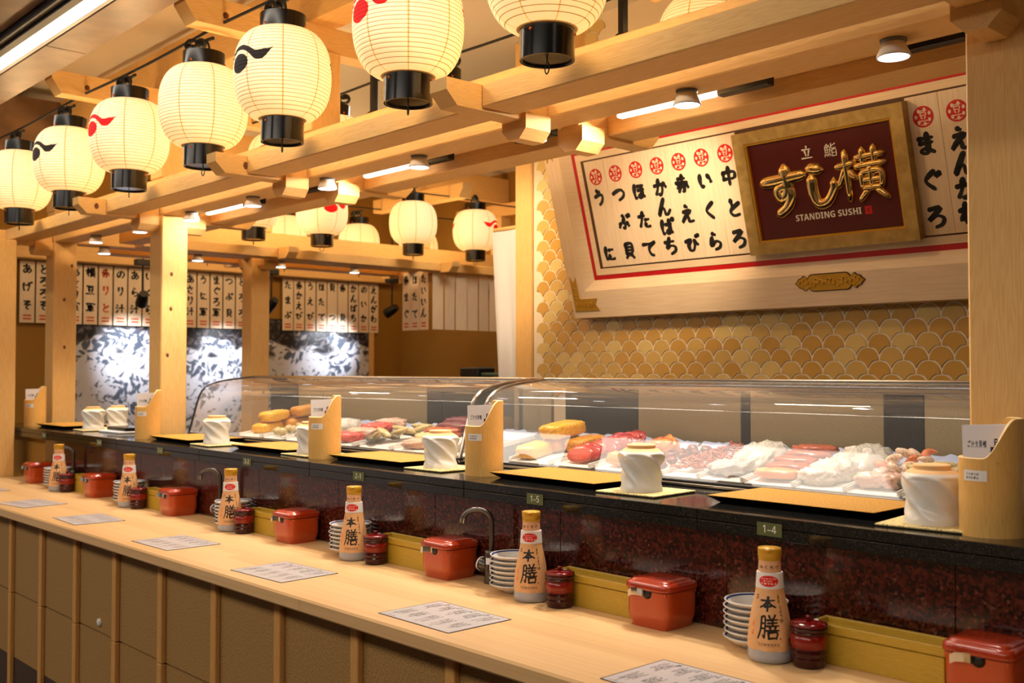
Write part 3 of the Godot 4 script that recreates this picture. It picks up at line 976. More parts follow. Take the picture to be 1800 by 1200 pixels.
func pergola() -> void:
	var side_names := ["front", "side"]
	var where := [["over the right end of the counter", "over the middle of the counter", "left of the middle of the counter", "at the front post beside the fish case", "at the corner post"], ["at the far side post", "near the hanging blank slats", "at the back of the side run"]]
	for fr in [true, false]:
		var stops: Array = BR if fr else [1.02, 2.09, 2.77]
		var ends: Array = [0.6, -5.30] if fr else [-0.30, 2.80]
		var along: Material = M.wx if fr else M.wz
		var across: Material = M.wz if fr else M.wx
		var side: String = side_names[0 if fr else 1]
		var turn := 0.0 if fr else PI / 2
		# the lamp beam on the posts
		var q: Array
		if fr:
			q = run_box(fr, Vector3(-4.92, 2.05, -0.05), Vector3(0.6, 2.193, 0.05))
		else:
			q = run_box(fr, Vector3(-0.049, 2.05, -0.05), Vector3(2.79, 2.193, 0.05))
		block("pergola_beam", q[0], q[1], along, 0.003, "thick pine beam that carries the bulbs over the %s" % ("front counter" if fr else "side counter"), "beam", "pergola beams")
		q = run_box(fr, Vector3(-4.92, 2.531, -0.05), Vector3(0.6, 2.69, 0.05)) if fr else run_box(fr, Vector3(-0.049, 2.531, -0.05), Vector3(2.79, 2.69, 0.05))
		block("upper_beam", q[0], q[1], along, 0.003, "thick upper pine beam near the ceiling over the %s" % ("front counter" if fr else "side counter"), "beam", "pergola beams")
		for i in stops.size():
			var x: float = stops[i]
			var at := run_at(fr, x, 0, 0)
			var br := thing("bracket", at, "pine bracket with chamfered arms %s" % where[0 if fr else 1][i], "bracket", "pergola brackets", turn)
			for s in [0, 1]:
				if s == 1 and fr and i == 4:
					continue
				var a := part(br, "arm", arm_shape(0.0285, 0.0535, 0.355, 2.031, 2.088, 0.03, 0.03), across)
				var b := part(br, "corbel", block_shape(), across)
				b.position = Vector3(0, 0, 0.0535)
				if s == 1:
					a.rotation.y = PI
					b.rotation.y = PI
					b.position = Vector3(0, 0, -0.0535)
			for e in ([1] if fr and i == 4 else [1, -1]):
				var kn := part(br, "knot", B.new().lump(Vector3.ZERO, Vector3(0.0012, 0.011, 0.008), 2.0, 0.3, i + e), M.knot)
				kn.position = Vector3(0.0286, 2.06, e * (0.20 + 0.03 * i))
			# the upper tier
			var up := thing("upper_bracket", at, "upper pine bracket with slanted tip %s" % where[0 if fr else 1][i], "bracket", "upper pergola brackets", turn)
			part(up, "arm", arm_shape(0.035, -0.42, 0.455, 2.45, 2.53, 0.035, 0.05), across)
			part(up, "stub_post", B.new().box(Vector3(-0.0525, 2.194, -0.0525), Vector3(0.0525, 2.449, 0.0525), 0.003), M.wy)
			for kz in [0.15, 0.33]:
				var kn := part(up, "knot", B.new().lump(Vector3.ZERO, Vector3(0.0012, 0.010, 0.009), 2.0, 0.3, i), M.knot)
				kn.position = Vector3(0.0351, 2.485, kz)
		# rails between the arms
		var xs := [ends[0]]
		xs.append_array(stops)
		xs.append(ends[1])
		if not fr:
			xs.sort()
		for i in xs.size() - 1:
			var a: float = minf(xs[i], xs[i + 1])
			var b: float = maxf(xs[i], xs[i + 1])
			var ga := 0.0 if is_equal_approx(a, minf(ends[0], ends[1])) else 0.0292
			var gb := 0.0 if is_equal_approx(b, maxf(ends[0], ends[1])) else 0.0292
			if b - a < 0.2:
				continue
			for s in [1, -1]:
				if s == -1 and fr and b < -4.5:
					continue
				var b2 := b
				var lo := Vector3(a + ga, 2.038, minf(s * 0.155, s * 0.256))
				var hi := Vector3(b2 - gb, 2.089, maxf(s * 0.155, s * 0.256))
				if fr and s == -1 and a < -4.7:
					lo.x = -4.70
				if fr and s == 1 and a < -5.2:
					lo.x = -5.20
				if not fr and a < 0.1:
					lo.x = 0.28
				q = run_box(fr, lo, hi)
				block("lantern_rail", q[0], q[1], along, 0.003, "pine rail under the lanterns, %s of %s run, %s bay" % ["outer side" if (s == 1) == fr else "inner side", side, ORD[i]], "rail", "pergola rails")
				# the black cable that the lanterns hang from
				var ca := run_at(fr, (a if fr or a > 0.1 else 0.40) + 0.036, 2.452, s * 0.335)
				var cb := run_at(fr, b - 0.036, 2.452, s * 0.335)
				var cab := []
				for k in 9:
					var u := k / 8.0
					cab.append(ca.lerp(cb, u) - ca + Vector3(0, -0.008 * sin(u * PI) + 0.012, 0))
				solid("lantern_cable", ca, B.new().tube(cab, 0.0045, 6), M.cord, "black cable for lanterns, %s of %s run, %s bay" % ["outer side" if (s == 1) == fr else "inner side", side, ORD[i]], "cable", "lantern cables")
	# posts
	var posts := [[-0.69, PL, LY, "broad pine post at the right end of the granite ledge"], [-3.84, PL, LY, "pine post with a dark knot beside the left end of the fish case"], [-4.98, PL, LY, "pine corner post at the far left end of the ledge"], [-4.98, -2.76, 0.0, "pine post standing before the surf print at the side run"], [-2.899, -2.792, 0.0, "pine post at the left edge of the scale tile wall"], [-4.86, -1.46, 0.0, "pine post at the outer left end of the wooden counter"]]
	for i in posts.size():
		var p: Array = posts[i]
		var t := thing("post", Vector3(p[0], p[2], p[1]), p[3], "post", "pine posts")
		var hw := 0.0525 if i < 4 else 0.047
		var top: float = 2.049 if i < 4 else ([2.73, 2.03][i - 4])
		part(t, "shaft", B.new().box(Vector3(-hw, 0, -hw if i > 0 else -0.028), Vector3(hw, top - p[2], hw), 0.004), M.wy)
		for k in 3:
			var y := rng.randf_range(0.25, top - p[2] - 0.1)
			var kn := part(t, "knot", B.new().lump(Vector3.ZERO, Vector3(0.0012, 0.008, 0.006), 2.0, 0.4, i * 5 + k), M.knot)
			kn.position = Vector3(hw, y, rng.randf_range(-0.03, 0.03))


# ------------------------------------------------------------------ counter
func front_counter() -> void:
	block("wooden_counter", Vector3(-4.80, 0.970, -1.565), Vector3(1.0, 1.0, -1.13), M.counter, 0.004, "long pale wooden counter top running along the granite ledge", "counter")
	var c := thing("counter_panelling", Vector3(-1.9, 0, -1.21), "brown panelled counter front with vertical wooden battens", "panelling")
	var x := -4.80 + 1.9
	part(c, "core", B.new().box(Vector3(x, 0, -0.30), Vector3(2.9, 0.969, -0.012), 0.0), M.panel)
	var xs := []
	var bx := -4.756
	while bx < 0.95:
		xs.append(bx + 1.9)
		bx += 0.3
	for i in xs.size():
		part(c, "batten", B.new().box(Vector3(xs[i] - 0.0135, 0.06, 0.0), Vector3(xs[i] + 0.0135, 0.690, 0.014), 0.002), M.batten)
		part(c, "batten", B.new().box(Vector3(xs[i] - 0.0135, 0.692, 0.0), Vector3(xs[i] + 0.0135, 0.968, 0.014), 0.002), M.batten)
		if i < xs.size() - 1:
			part(c, "panel", B.new().box(Vector3(xs[i] + 0.001, 0.694, -0.011), Vector3(xs[i + 1] - 0.001, 0.968, 0.0), 0.0), M.panel)
			part(c, "panel", B.new().box(Vector3(xs[i] + 0.001, 0.470, -0.011), Vector3(xs[i + 1] - 0.001, 0.689, 0.0), 0.0), M.panel)
			part(c, "base_panel", B.new().box(Vector3(xs[i] + 0.001, 0.0, -0.011), Vector3(xs[i + 1] - 0.001, 0.468, 0.0), 0.0), M.dark_panel)
	var k := part(c, "button", B.new().lathe([Vector2(0, 0), Vector2(0.012, 0), Vector2(0.012, 0.004), Vector2(0.009, 0.008), Vector2(0, 0.009)], 20), M.china, "small white round button")
	k.rotation.x = PI / 2
	k.position = Vector3(-3.085 + 1.9, 0.722, 0.0)

func ledge() -> void:
	# polished red granite upstand behind the counter
	var p := thing("granite_upstand", Vector3(-2.0, 1.0, -1.55), "polished red granite upstand of slabs behind the counter", "upstand")
	var seams := [-4.56, -4.02, -3.60, -3.185, -2.77, -2.35, -1.94, -1.525, -1.111, -0.70, -0.28, 0.14, 0.55, 1.0]
	for i in seams.size() - 1:
		part(p, "slab", B.new().box(Vector3(seams[i] + 2.0 + 0.0006, 0.0005, -0.02), Vector3(seams[i + 1] + 2.0 - 0.0006, 0.174, 0), 0.0006), M.redstone)
	part(p, "backing", B.new().box(Vector3(-2.56, 0.0005, -0.06), Vector3(3.0, 0.174, -0.0203)), M.caulk)
	part(p, "side_panel", B.new().box(Vector3(-3.25, 0.0, -0.06), Vector3(-2.561, 0.174, -0.02)), M.ochre)
	# black granite ledge: a top slab on a lower lip
	var l := thing("granite_ledge", Vector3(-2.0, 1.174, -1.52), "polished black granite ledge that carries the trays and cups", "ledge")
	var cuts := [-5.24, -5.04, -4.39, -3.742, -3.095, -2.447, -1.80, -1.153, -0.506, 0.14, 0.79, 1.0]
	for i in cuts.size() - 1:
		part(l, "top_slab", B.new().box(Vector3(cuts[i] + 2.0 + 0.0005, 0.0205, -0.42), Vector3(cuts[i + 1] + 2.0 - 0.0005, 0.039, 0), 0.0012), M.blackstone)
		part(l, "lip_slab", B.new().box(Vector3(cuts[i] + 2.0 + 0.0005, 0.0005, -0.42), Vector3(cuts[i + 1] + 2.0 - 0.0005, 0.0198, 0), 0.0012), M.blackstone)
	# seat numbers
	var nums := [["1-4", -1.001], ["1-5", -1.569], ["2-1", -2.212], ["2-2", -2.785], ["2-3", -3.376], ["2-4", -3.90], ["3-1", -4.486]]
	for k in nums:
		var t := thing("number_plate", Vector3(k[1], 1.181, -1.5195), "olive green seat plate numbered %s on the ledge edge" % k[0], "number plate", "seat number plates")
		part(t, "plate", B.new().box(Vector3(-0.0245, 0, 0), Vector3(0.0245, 0.022, 0.0012), 0.0004), M.plate)
		var tm := TextMesh.new()
		var fnt := SystemFont.new()
		fnt.font_names = PackedStringArray(["Droid Sans"])
		tm.font = fnt
		tm.text = (k[0] as String).replace("-", "–")
		tm.font_size = 32
		tm.pixel_size = 0.00053
		tm.depth = 0.0004
		var o := part(t, "numerals", tm, M.white_ink)
		o.position = Vector3(0, 0.0112, 0.0015)

# ------------------------------------------------------------------ things on the counter
func make_bottle() -> Node3D:
	var t := thing("soy_sauce_bottle", Vector3.ZERO, "", "bottle", "soy sauce bottles on the counter")
	part(t, "base", B.new().lathe([Vector2(0, 0), Vector2(0.030, 0), Vector2(0.0345, 0.003), Vector2(0.0355, 0.010), Vector2(0.0350, 0.0205), Vector2(0.0350, 0.0205), Vector2(0, 0.0205)], 32), M.bottle_clear)
	var prof := [[0.0202, 0.0352], [0.034, 0.0345], [0.055, 0.0325], [0.075, 0.0292], [0.092, 0.0257], [0.105, 0.0231], [0.115, 0.0215]]
	var ring := func(u: float, v: float) -> Vector3:
		var f := v * (prof.size() - 1)
		var i := mini(int(f), prof.size() - 2)
		var r: float = lerpf(prof[i][1], prof[i + 1][1], f - i)
		var y: float = lerpf(prof[i][0], prof[i + 1][0], f - i)
		var a := TAU * u
		r *= 1.0 + 0.030 * cos(8.0 * a) * (1.0 - v)          # eight soft facets low down
		return Vector3(r * cos(a), y, -r * sin(a))
	part(t, "wrapper", B.new().grid(ring, 48, 18), M.wrapper, "peach wrapper with black brush characters")
	part(t, "shoulder_band", B.new().lathe([Vector2(0.0222, 0.1152), Vector2(0.0205, 0.1392)], 32), M.band, "white band with a red oval")
	part(t, "shoulder", B.new().lathe([Vector2(0.0190, 0.1150), Vector2(0.0222, 0.1151), Vector2(0.0222, 0.1151), Vector2(0.0220, 0.1152), Vector2(0.0190, 0.1394), Vector2(0.0204, 0.1393), Vector2(0.0204, 0.1393), Vector2(0.0175, 0.1398)], 32), M.paper)
	part(t, "neck", B.new().lathe([Vector2(0.0180, 0.1395), Vector2(0.0172, 0.1585)], 32), M.neck)
	part(t, "cap", B.new().lathe([Vector2(0.0165, 0.157), Vector2(0.0180, 0.1585), Vector2(0.0180, 0.1585), Vector2(0.0178, 0.1635), Vector2(0.0178, 0.1635), Vector2(0.0186, 0.1642), Vector2(0.0186, 0.1755), Vector2(0.0180, 0.1772), Vector2(0, 0.1778)], 32).lump(Vector3(0, 0.1755, 0.0185), Vector3(0.005, 0.0025, 0.005)), M.cap_gold)
	return t

func make_jar() -> Node3D:
	var t := thing("lacquer_jar", Vector3.ZERO, "", "jar", "small lacquer jars")
	part(t, "body", B.new().lathe([Vector2(0, 0), Vector2(0.0235, 0), Vector2(0.0255, 0.004), Vector2(0.0262, 0.0095), Vector2(0.0278, 0.0120), Vector2(0.0278, 0.0145), Vector2(0.0264, 0.0165), Vector2(0.0264, 0.0190), Vector2(0.0282, 0.0215), Vector2(0.0282, 0.0240), Vector2(0.0268, 0.0262), Vector2(0.0268, 0.0300)], 36), M.jar)
	part(t, "band", B.new().lathe([Vector2(0.0268, 0.0300), Vector2(0.0276, 0.0305), Vector2(0.0282, 0.040), Vector2(0.0280, 0.0505), Vector2(0.027, 0.0510)], 36), M.jar_band, "lighter red middle band")
	part(t, "shoulder", B.new().lathe([Vector2(0.0268, 0.0510), Vector2(0.0288, 0.0525), Vector2(0.0288, 0.0548), Vector2(0.0272, 0.0565), Vector2(0.0292, 0.0590), Vector2(0.0292, 0.0612), Vector2(0.026, 0.0625), Vector2(0, 0.0625)], 36), M.jar)
	var lid := part(t, "lid", B.new().lathe([Vector2(0, 0.0626), Vector2(0.0285, 0.0626), Vector2(0.0295, 0.0645), Vector2(0.0290, 0.0665), Vector2(0.0225, 0.0690), Vector2(0.0, 0.0705)], 36), M.jar_lid)
	part(lid, "knob", B.new().lathe([Vector2(0.0, 0.069), Vector2(0.0040, 0.069), Vector2(0.0036, 0.0725), Vector2(0.0050, 0.0755), Vector2(0.0046, 0.0775), Vector2(0, 0.0785)], 16), M.jar_lid)
	part(lid, "lid_label", B.new().box(Vector3(0.007, 0.0680, -0.014), Vector3(0.013, 0.0689, 0.006), 0.0002, Transform3D(Basis(Vector3.UP, 0.7) * Basis(Vector3(0, 0, 1), -0.05), Vector3(0, 0.0012, 0))), M.paper)
	return t

func make_red_box() -> Node3D:
	var t := thing("red_ginger_box", Vector3.ZERO, "", "box", "red lacquer ginger boxes")
	var body := func(u: float, v: float) -> Vector3:
		var k := 7.0
		var a := TAU * u
		var d := Vector2(cos(a), -sin(a))
		var s := pow(pow(absf(d.x), k) + pow(absf(d.y), k), -1.0 / k)
		var hw := lerpf(0.036, 0.0410, smoothstep(0.0, 0.35, v))
		return Vector3(d.x * s * hw, v * 0.0575, d.y * s * hw)
	part(t, "body", B.new().grid(body, 48, 8).box(Vector3(-0.034, 0.0, -0.034), Vector3(0.034, 0.002, 0.034)).box(Vector3(-0.038, 0.052, -0.038), Vector3(0.038, 0.0575, 0.038)), M.lacquer)
	part(t, "spoon_notch", B.new().lathe([Vector2(0, 0), Vector2(0.0085, 0), Vector2(0.0085, 0.0012), Vector2(0, 0.0012)], 20, Vector3.ZERO), M.black).transform = Transform3D(Basis(Vector3.RIGHT, PI / 2), Vector3(0.004, 0.0545, 0.0405))
	var lid := func(u: float, v: float) -> Vector3:
		var k := 7.0
		var a := TAU * u
		var d := Vector2(cos(a), -sin(a))
		var s := pow(pow(absf(d.x), k) + pow(absf(d.y), k), -1.0 / k)
		var pr := [[0.0395, 0.0585], [0.0435, 0.0592], [0.0442, 0.0615], [0.0435, 0.0675], [0.0405, 0.0705], [0.0375, 0.0712], [0.0360, 0.0735], [0.0, 0.0748]]
		var f := v * (pr.size() - 1)
		var i := mini(int(f), pr.size() - 2)
		var r: float = lerpf(pr[i][0], pr[i + 1][0], f - i)
		return Vector3(d.x * s * r, lerpf(pr[i][1], pr[i + 1][1], f - i), d.y * s * r)
	part(t, "lid", B.new().grid(lid, 48, 21), M.lacquer_lid)
	var sp := [Vector3(-0.002, 0.0545, 0.0395), Vector3(-0.004, 0.0555, 0.0445), Vector3(-0.010, 0.0570, 0.0490), Vector3(-0.020, 0.0560, 0.0515), Vector3(-0.026, 0.0525, 0.052)]
	var strip := B.new()
	for i in sp.size() - 1:
		var a: Vector3 = sp[i]
		var b: Vector3 = sp[i + 1]
		var up := Vector3(0, 0.0055, 0)
		var th := Vector3(0.0, 0.0, -0.0012)
		strip.poly([a - up, b - up, b + up, a + up], (a + b) / 2 + th * 4)
		strip.poly([a - up + th, b - up + th, b + up + th, a + up + th], (a + b) / 2 - th * 4)
		strip.poly([a + up, b + up, b + up + th, a + up + th], (a + b) / 2 - up)
		strip.poly([a - up, b - up, b - up + th, a - up + th], (a + b) / 2 + up)
	part(t, "spoon_handle", strip, M.chrome, "shiny metal spoon handle bent out of the notch")
	for c in t.get_children():
		c.scale *= 1.15
		c.position *= 1.15
	return t

func make_yellow_box() -> Node3D:
	var t := thing("yellow_chopstick_box", Vector3.ZERO, "", "box", "yellow wooden chopstick boxes")
	part(t, "front_board", B.new().box(Vector3(-0.11, 0, 0.0205), Vector3(0.11, 0.0455, 0.0275), 0.001), M.yellow_box)
	part(t, "back_board", B.new().box(Vector3(-0.11, 0, -0.0275), Vector3(0.11, 0.0455, -0.0205), 0.001), M.yellow_box)
	for s in [-1, 1]:
		part(t, "end_board", B.new().box(Vector3(s * 0.1065 - 0.0035, 0, -0.0204), Vector3(s * 0.1065 + 0.0035, 0.0455, 0.0204), 0.001), M.yellow_box)
	part(t, "bottom_board", B.new().box(Vector3(-0.103, 0, -0.0204), Vector3(0.103, 0.004, 0.0204), 0.0), M.yellow_box)
	var lid := part(t, "lid", B.new().box(Vector3(-0.102, 0.046, -0.020), Vector3(0.102, 0.054, 0.020), 0.001), M.yellow_box)
	part(lid, "rim_board", B.new().box(Vector3(-0.112, 0.0468, 0.0205), Vector3(0.112, 0.062, 0.0285), 0.0015), M.yellow_box)
	part(lid, "rim_board", B.new().box(Vector3(-0.112, 0.0468, -0.0285), Vector3(0.112, 0.062, -0.0205), 0.0015), M.yellow_box)
	for s in [-1, 1]:
		part(lid, "rim_board", B.new().box(Vector3(s * 0.1075 - 0.0043, 0.0468, -0.0204), Vector3(s * 0.1075 + 0.0043, 0.0618, 0.0204), 0.0015), M.yellow_box)
	return t

func make_dish() -> Node3D:
	var t := thing("sauce_dish", Vector3.ZERO, "", "dish", "stacked sauce dishes")
	part(t, "bowl", B.new().lathe([Vector2(0, 0.001), Vector2(0.022, 0.001), Vector2(0.0235, 0), Vector2(0.0245, 0.0005), Vector2(0.0245, 0.0045), Vector2(0.040, 0.0085), Vector2(0.0515, 0.0170), Vector2(0.0530, 0.0190), Vector2(0.0522, 0.0200), Vector2(0.0505, 0.0190), Vector2(0.0395, 0.0108), Vector2(0.0240, 0.0072), Vector2(0, 0.0068)], 40), M.china)
	part(t, "blue_rim_line", B.new().lathe([Vector2(0.0470, 0.01685), Vector2(0.0495, 0.0187)], 40), M.china_blue, "blue line inside the rim")
	return t

func make_faucet() -> Node3D:
	var t := thing("tea_faucet", Vector3.ZERO, "", "faucet", "hot water faucets on the counter")
	part(t, "body", B.new().lathe([Vector2(0, 0), Vector2(0.0155, 0), Vector2(0.0150, 0.004), Vector2(0.0140, 0.010), Vector2(0.0140, 0.066), Vector2(0.0130, 0.0700), Vector2(0, 0.0708)], 28), M.dark_steel)
	var path := [Vector3(0, 0.068, -0.002)]
	path.append(Vector3(0, 0.115, -0.002))
	for k in 13:
		var a := PI * k / 12.0 * 0.92
		path.append(Vector3(-0.023 + 0.023 * cos(a), 0.134 + 0.024 * sin(a), -0.002 + 0.024 * (1.0 - cos(a)) * 0.9))
	part(t, "spout", B.new().tube(path, 0.0058, 12), M.dark_steel)
	var tip: Vector3 = path[-1]
	part(t, "nozzle", B.new().tube([tip, tip + Vector3(-0.001, -0.011, 0.001)], 0.0066, 12), M.chrome)
	for s in [-1, 1]:
		var dir := Vector3(s, 0.15, 0.35 if s > 0 else -0.1).normalized()
		var c := Vector3(0, 0.032, 0)
		part(t, "valve", B.new().tube([c, c + dir * 0.014, c + dir * 0.020, c + dir * 0.030], [0.010, 0.011, 0.016, 0.0155], 16), M.dark_steel)
		part(t, "valve_ring", B.new().tube([c + dir * 0.0305, c + dir * 0.0345], 0.0165, 20), M.china, "white plastic ring")
		part(t, "valve_knob", B.new().tube([c + dir * 0.035, c + dir * 0.044, c + dir * 0.046], [0.0145, 0.014, 0.010], 16), M.dark_steel)
	part(t, "notice", B.new().box(Vector3(-0.0065, 0.042, 0.0139), Vector3(0.0055, 0.056, 0.0146), 0.0003, Transform3D(Basis(Vector3.UP, 0.5), Vector3.ZERO)), M.paper)
	return t

func make_cup() -> Node3D:
	var t := thing("tea_cup", Vector3.ZERO, "", "cup", "upturned tea cups on the ledge")
	# mouth down: rim at the bottom, waist, wide shoulder, then the bare clay foot on top; the wall is twisted in facets
	var pr := [[0.0, 0.0420], [0.012, 0.0415], [0.026, 0.0412], [0.042, 0.0420], [0.056, 0.0445], [0.066, 0.0472], [0.0715, 0.0478], [0.0735, 0.0462], [0.080, 0.0400]]
	var f := func(u: float, v: float) -> Vector3:
		var q := v * (pr.size() - 1)
		var i := mini(int(q), pr.size() - 2)
		var y: float = lerpf(pr[i][0], pr[i + 1][0], q - i)
		var r: float = lerpf(pr[i][1], pr[i + 1][1], q - i)
		var a := TAU * u
		var tw := fposmod(u * 6.0 + y * 27.0, 1.0)
		var amount := smoothstep(0.004, 0.024, y) * (1.0 - smoothstep(0.070, 0.0765, y))
		r *= 1.025 - 0.13 * amount * pow(sin(PI * tw), 0.8)
		return Vector3(r * cos(a), y, -r * sin(a))
	part(t, "glazed_wall", B.new().grid(f, 108, 36), M.cup)
	part(t, "foot", B.new().lathe([Vector2(0.0402, 0.0798), Vector2(0.0345, 0.0840), Vector2(0.0290, 0.0855), Vector2(0.0282, 0.0875), Vector2(0.0290, 0.0900), Vector2(0.0285, 0.0925), Vector2(0.0265, 0.0930), Vector2(0, 0.0925)], 36), M.cup_foot, "bare sandy clay foot")
	return t

func make_coaster() -> Node3D:
	var t := thing("coaster", Vector3.ZERO, "", "coaster", "woven cup mats on the ledge")
	part(t, "felt", B.new().box(Vector3(-0.072, 0, -0.070), Vector3(0.072, 0.0016, 0.070), 0.0004), M.black)
	part(t, "weave", B.new().box(Vector3(-0.073, 0.0017, -0.071), Vector3(0.073, 0.0048, 0.071), 0.0010), M.mat_weave)
	return t

func make_tray() -> Node3D:
	var t := thing("serving_tray", Vector3.ZERO, "", "tray", "gold topped black serving trays")
	var p := func(w: float, d: float, y: float) -> Array: return [Vector3(-w, y, -d), Vector3(w, y, -d), Vector3(w, y, d), Vector3(-w, y, d)]
	var b := B.new()
	var lo: Array = p.call(0.150, 0.083, 0.0)
	var hi: Array = p.call(0.169, 0.102, 0.0125)
	for i in 4:
		b.poly([lo[i], lo[(i + 1) % 4], hi[(i + 1) % 4], hi[i]], Vector3(0, 0.006, 0))
	b.poly(lo, Vector3(0, 0.006, 0))
	b.poly(hi, Vector3(0, 0.006, 0))
	part(t, "rim", b, M.black_gloss)
	part(t, "surface", B.new().box(Vector3(-0.168, 0.0126, -0.101), Vector3(0.168, 0.0136, 0.101), 0.0003), M.gold_tray)
	return t

func make_holder() -> Node3D:
	var t := thing("bamboo_order_holder", Vector3.ZERO, "", "holder", "bamboo order slip holders")
	# a bamboo joint cut away on its left: the rim drops from 0.175 to 0.116 and keeps low round the front
	var rim := func(a: float) -> float:
		var d := cos(a - 0.35)                  # 1 on the right, -1 on the left
		return lerpf(0.116, 0.175, smoothstep(-0.35, 0.72, d))
	var outer := func(u: float, v: float) -> Vector3:
		var a := TAU * u
		var r := 0.0455 + 0.0006 * cos(a * 3.0)
		return Vector3(r * cos(a), rim.call(a) * v, -r * sin(a))
	var inner := func(u: float, v: float) -> Vector3:
		var a := TAU * u
		return Vector3(0.0395 * cos(a), lerpf(0.006, rim.call(a), v), -0.0395 * sin(a))
	part(t, "culm", B.new().grid(outer, 64, 14).grid(inner, 64, 6, 2, true).lathe([Vector2(0, 0.006), Vector2(0.040, 0.006)], 32).lathe([Vector2(0, 0.0), Vector2(0.045, 0.0)], 32), M.bamboo)
	var lip := func(u: float, v: float) -> Vector3:
		var a := TAU * u
		var r := lerpf(0.0456, 0.0394, v)
		return Vector3(r * cos(a), rim.call(a) + 0.0012 * sin(v * PI), -r * sin(a))
	part(t, "cut_rim", B.new().grid(lip, 64, 5), M.bamboo_cut)
	var st := part(t, "sticker", B.new().grid(func(u: float, v: float) -> Vector3:
		var a := lerpf(4.05, 4.85, u)
		return Vector3(0.0464 * cos(a), lerpf(0.083, 0.099, v), -0.0464 * sin(a)), 8, 1), M.sticker)
	st.set_meta("label", "small white printed sticker")
	# the pad of slips and the pen
	for k in 5:
		var o := part(t, "order_slip", B.new().box(Vector3(-0.029, 0.0, 0.0), Vector3(0.029, 0.155 + 0.003 * (k % 2), 0.0008), 0.0), M.paper)
		o.position = Vector3(-0.003 + 0.0015 * k, 0.007, 0.012 - 0.006 * k)
		o.rotation = Vector3(-0.02 * k, 0.12 - 0.05 * k, 0.02 * k)
	var fr := part(t, "printed_slip", B.new().grid(func(u: float, v: float) -> Vector3: return Vector3(lerpf(-0.029, 0.029, u), lerpf(0.0, 0.158, v), 0.0), 1, 1), M.slip)
	fr.position = Vector3(-0.004, 0.007, 0.0145)
	fr.rotation = Vector3(0.0, 0.14, 0.02)
	var pen := part(t, "pen", B.new().tube([Vector3(0, 0.007, 0), Vector3(0, 0.115, 0), Vector3(0, 0.125, 0)], [0.0045, 0.0052, 0.0046], 12), M.pen)
	part(pen, "pen_top", B.new().tube([Vector3(0, 0.1252, 0), Vector3(0, 0.135, 0)], [0.003, 0.0026], 10), M.pen_dark)
	part(pen, "pen_clip", B.new().tube([Vector3(0.0045, 0.120, 0.002), Vector3(0.008, 0.112, 0.004), Vector3(0.0085, 0.092, 0.004)], 0.0012, 6), M.pen_dark)
	pen.position = Vector3(0.012, 0.0, 0.024)
	pen.rotation = Vector3(0.1, 0, 0.0)
	return t

func face_cam(at: Vector3, off := 0.0) -> float:
	return atan2(CAM.x - at.x, CAM.z - at.z) + off

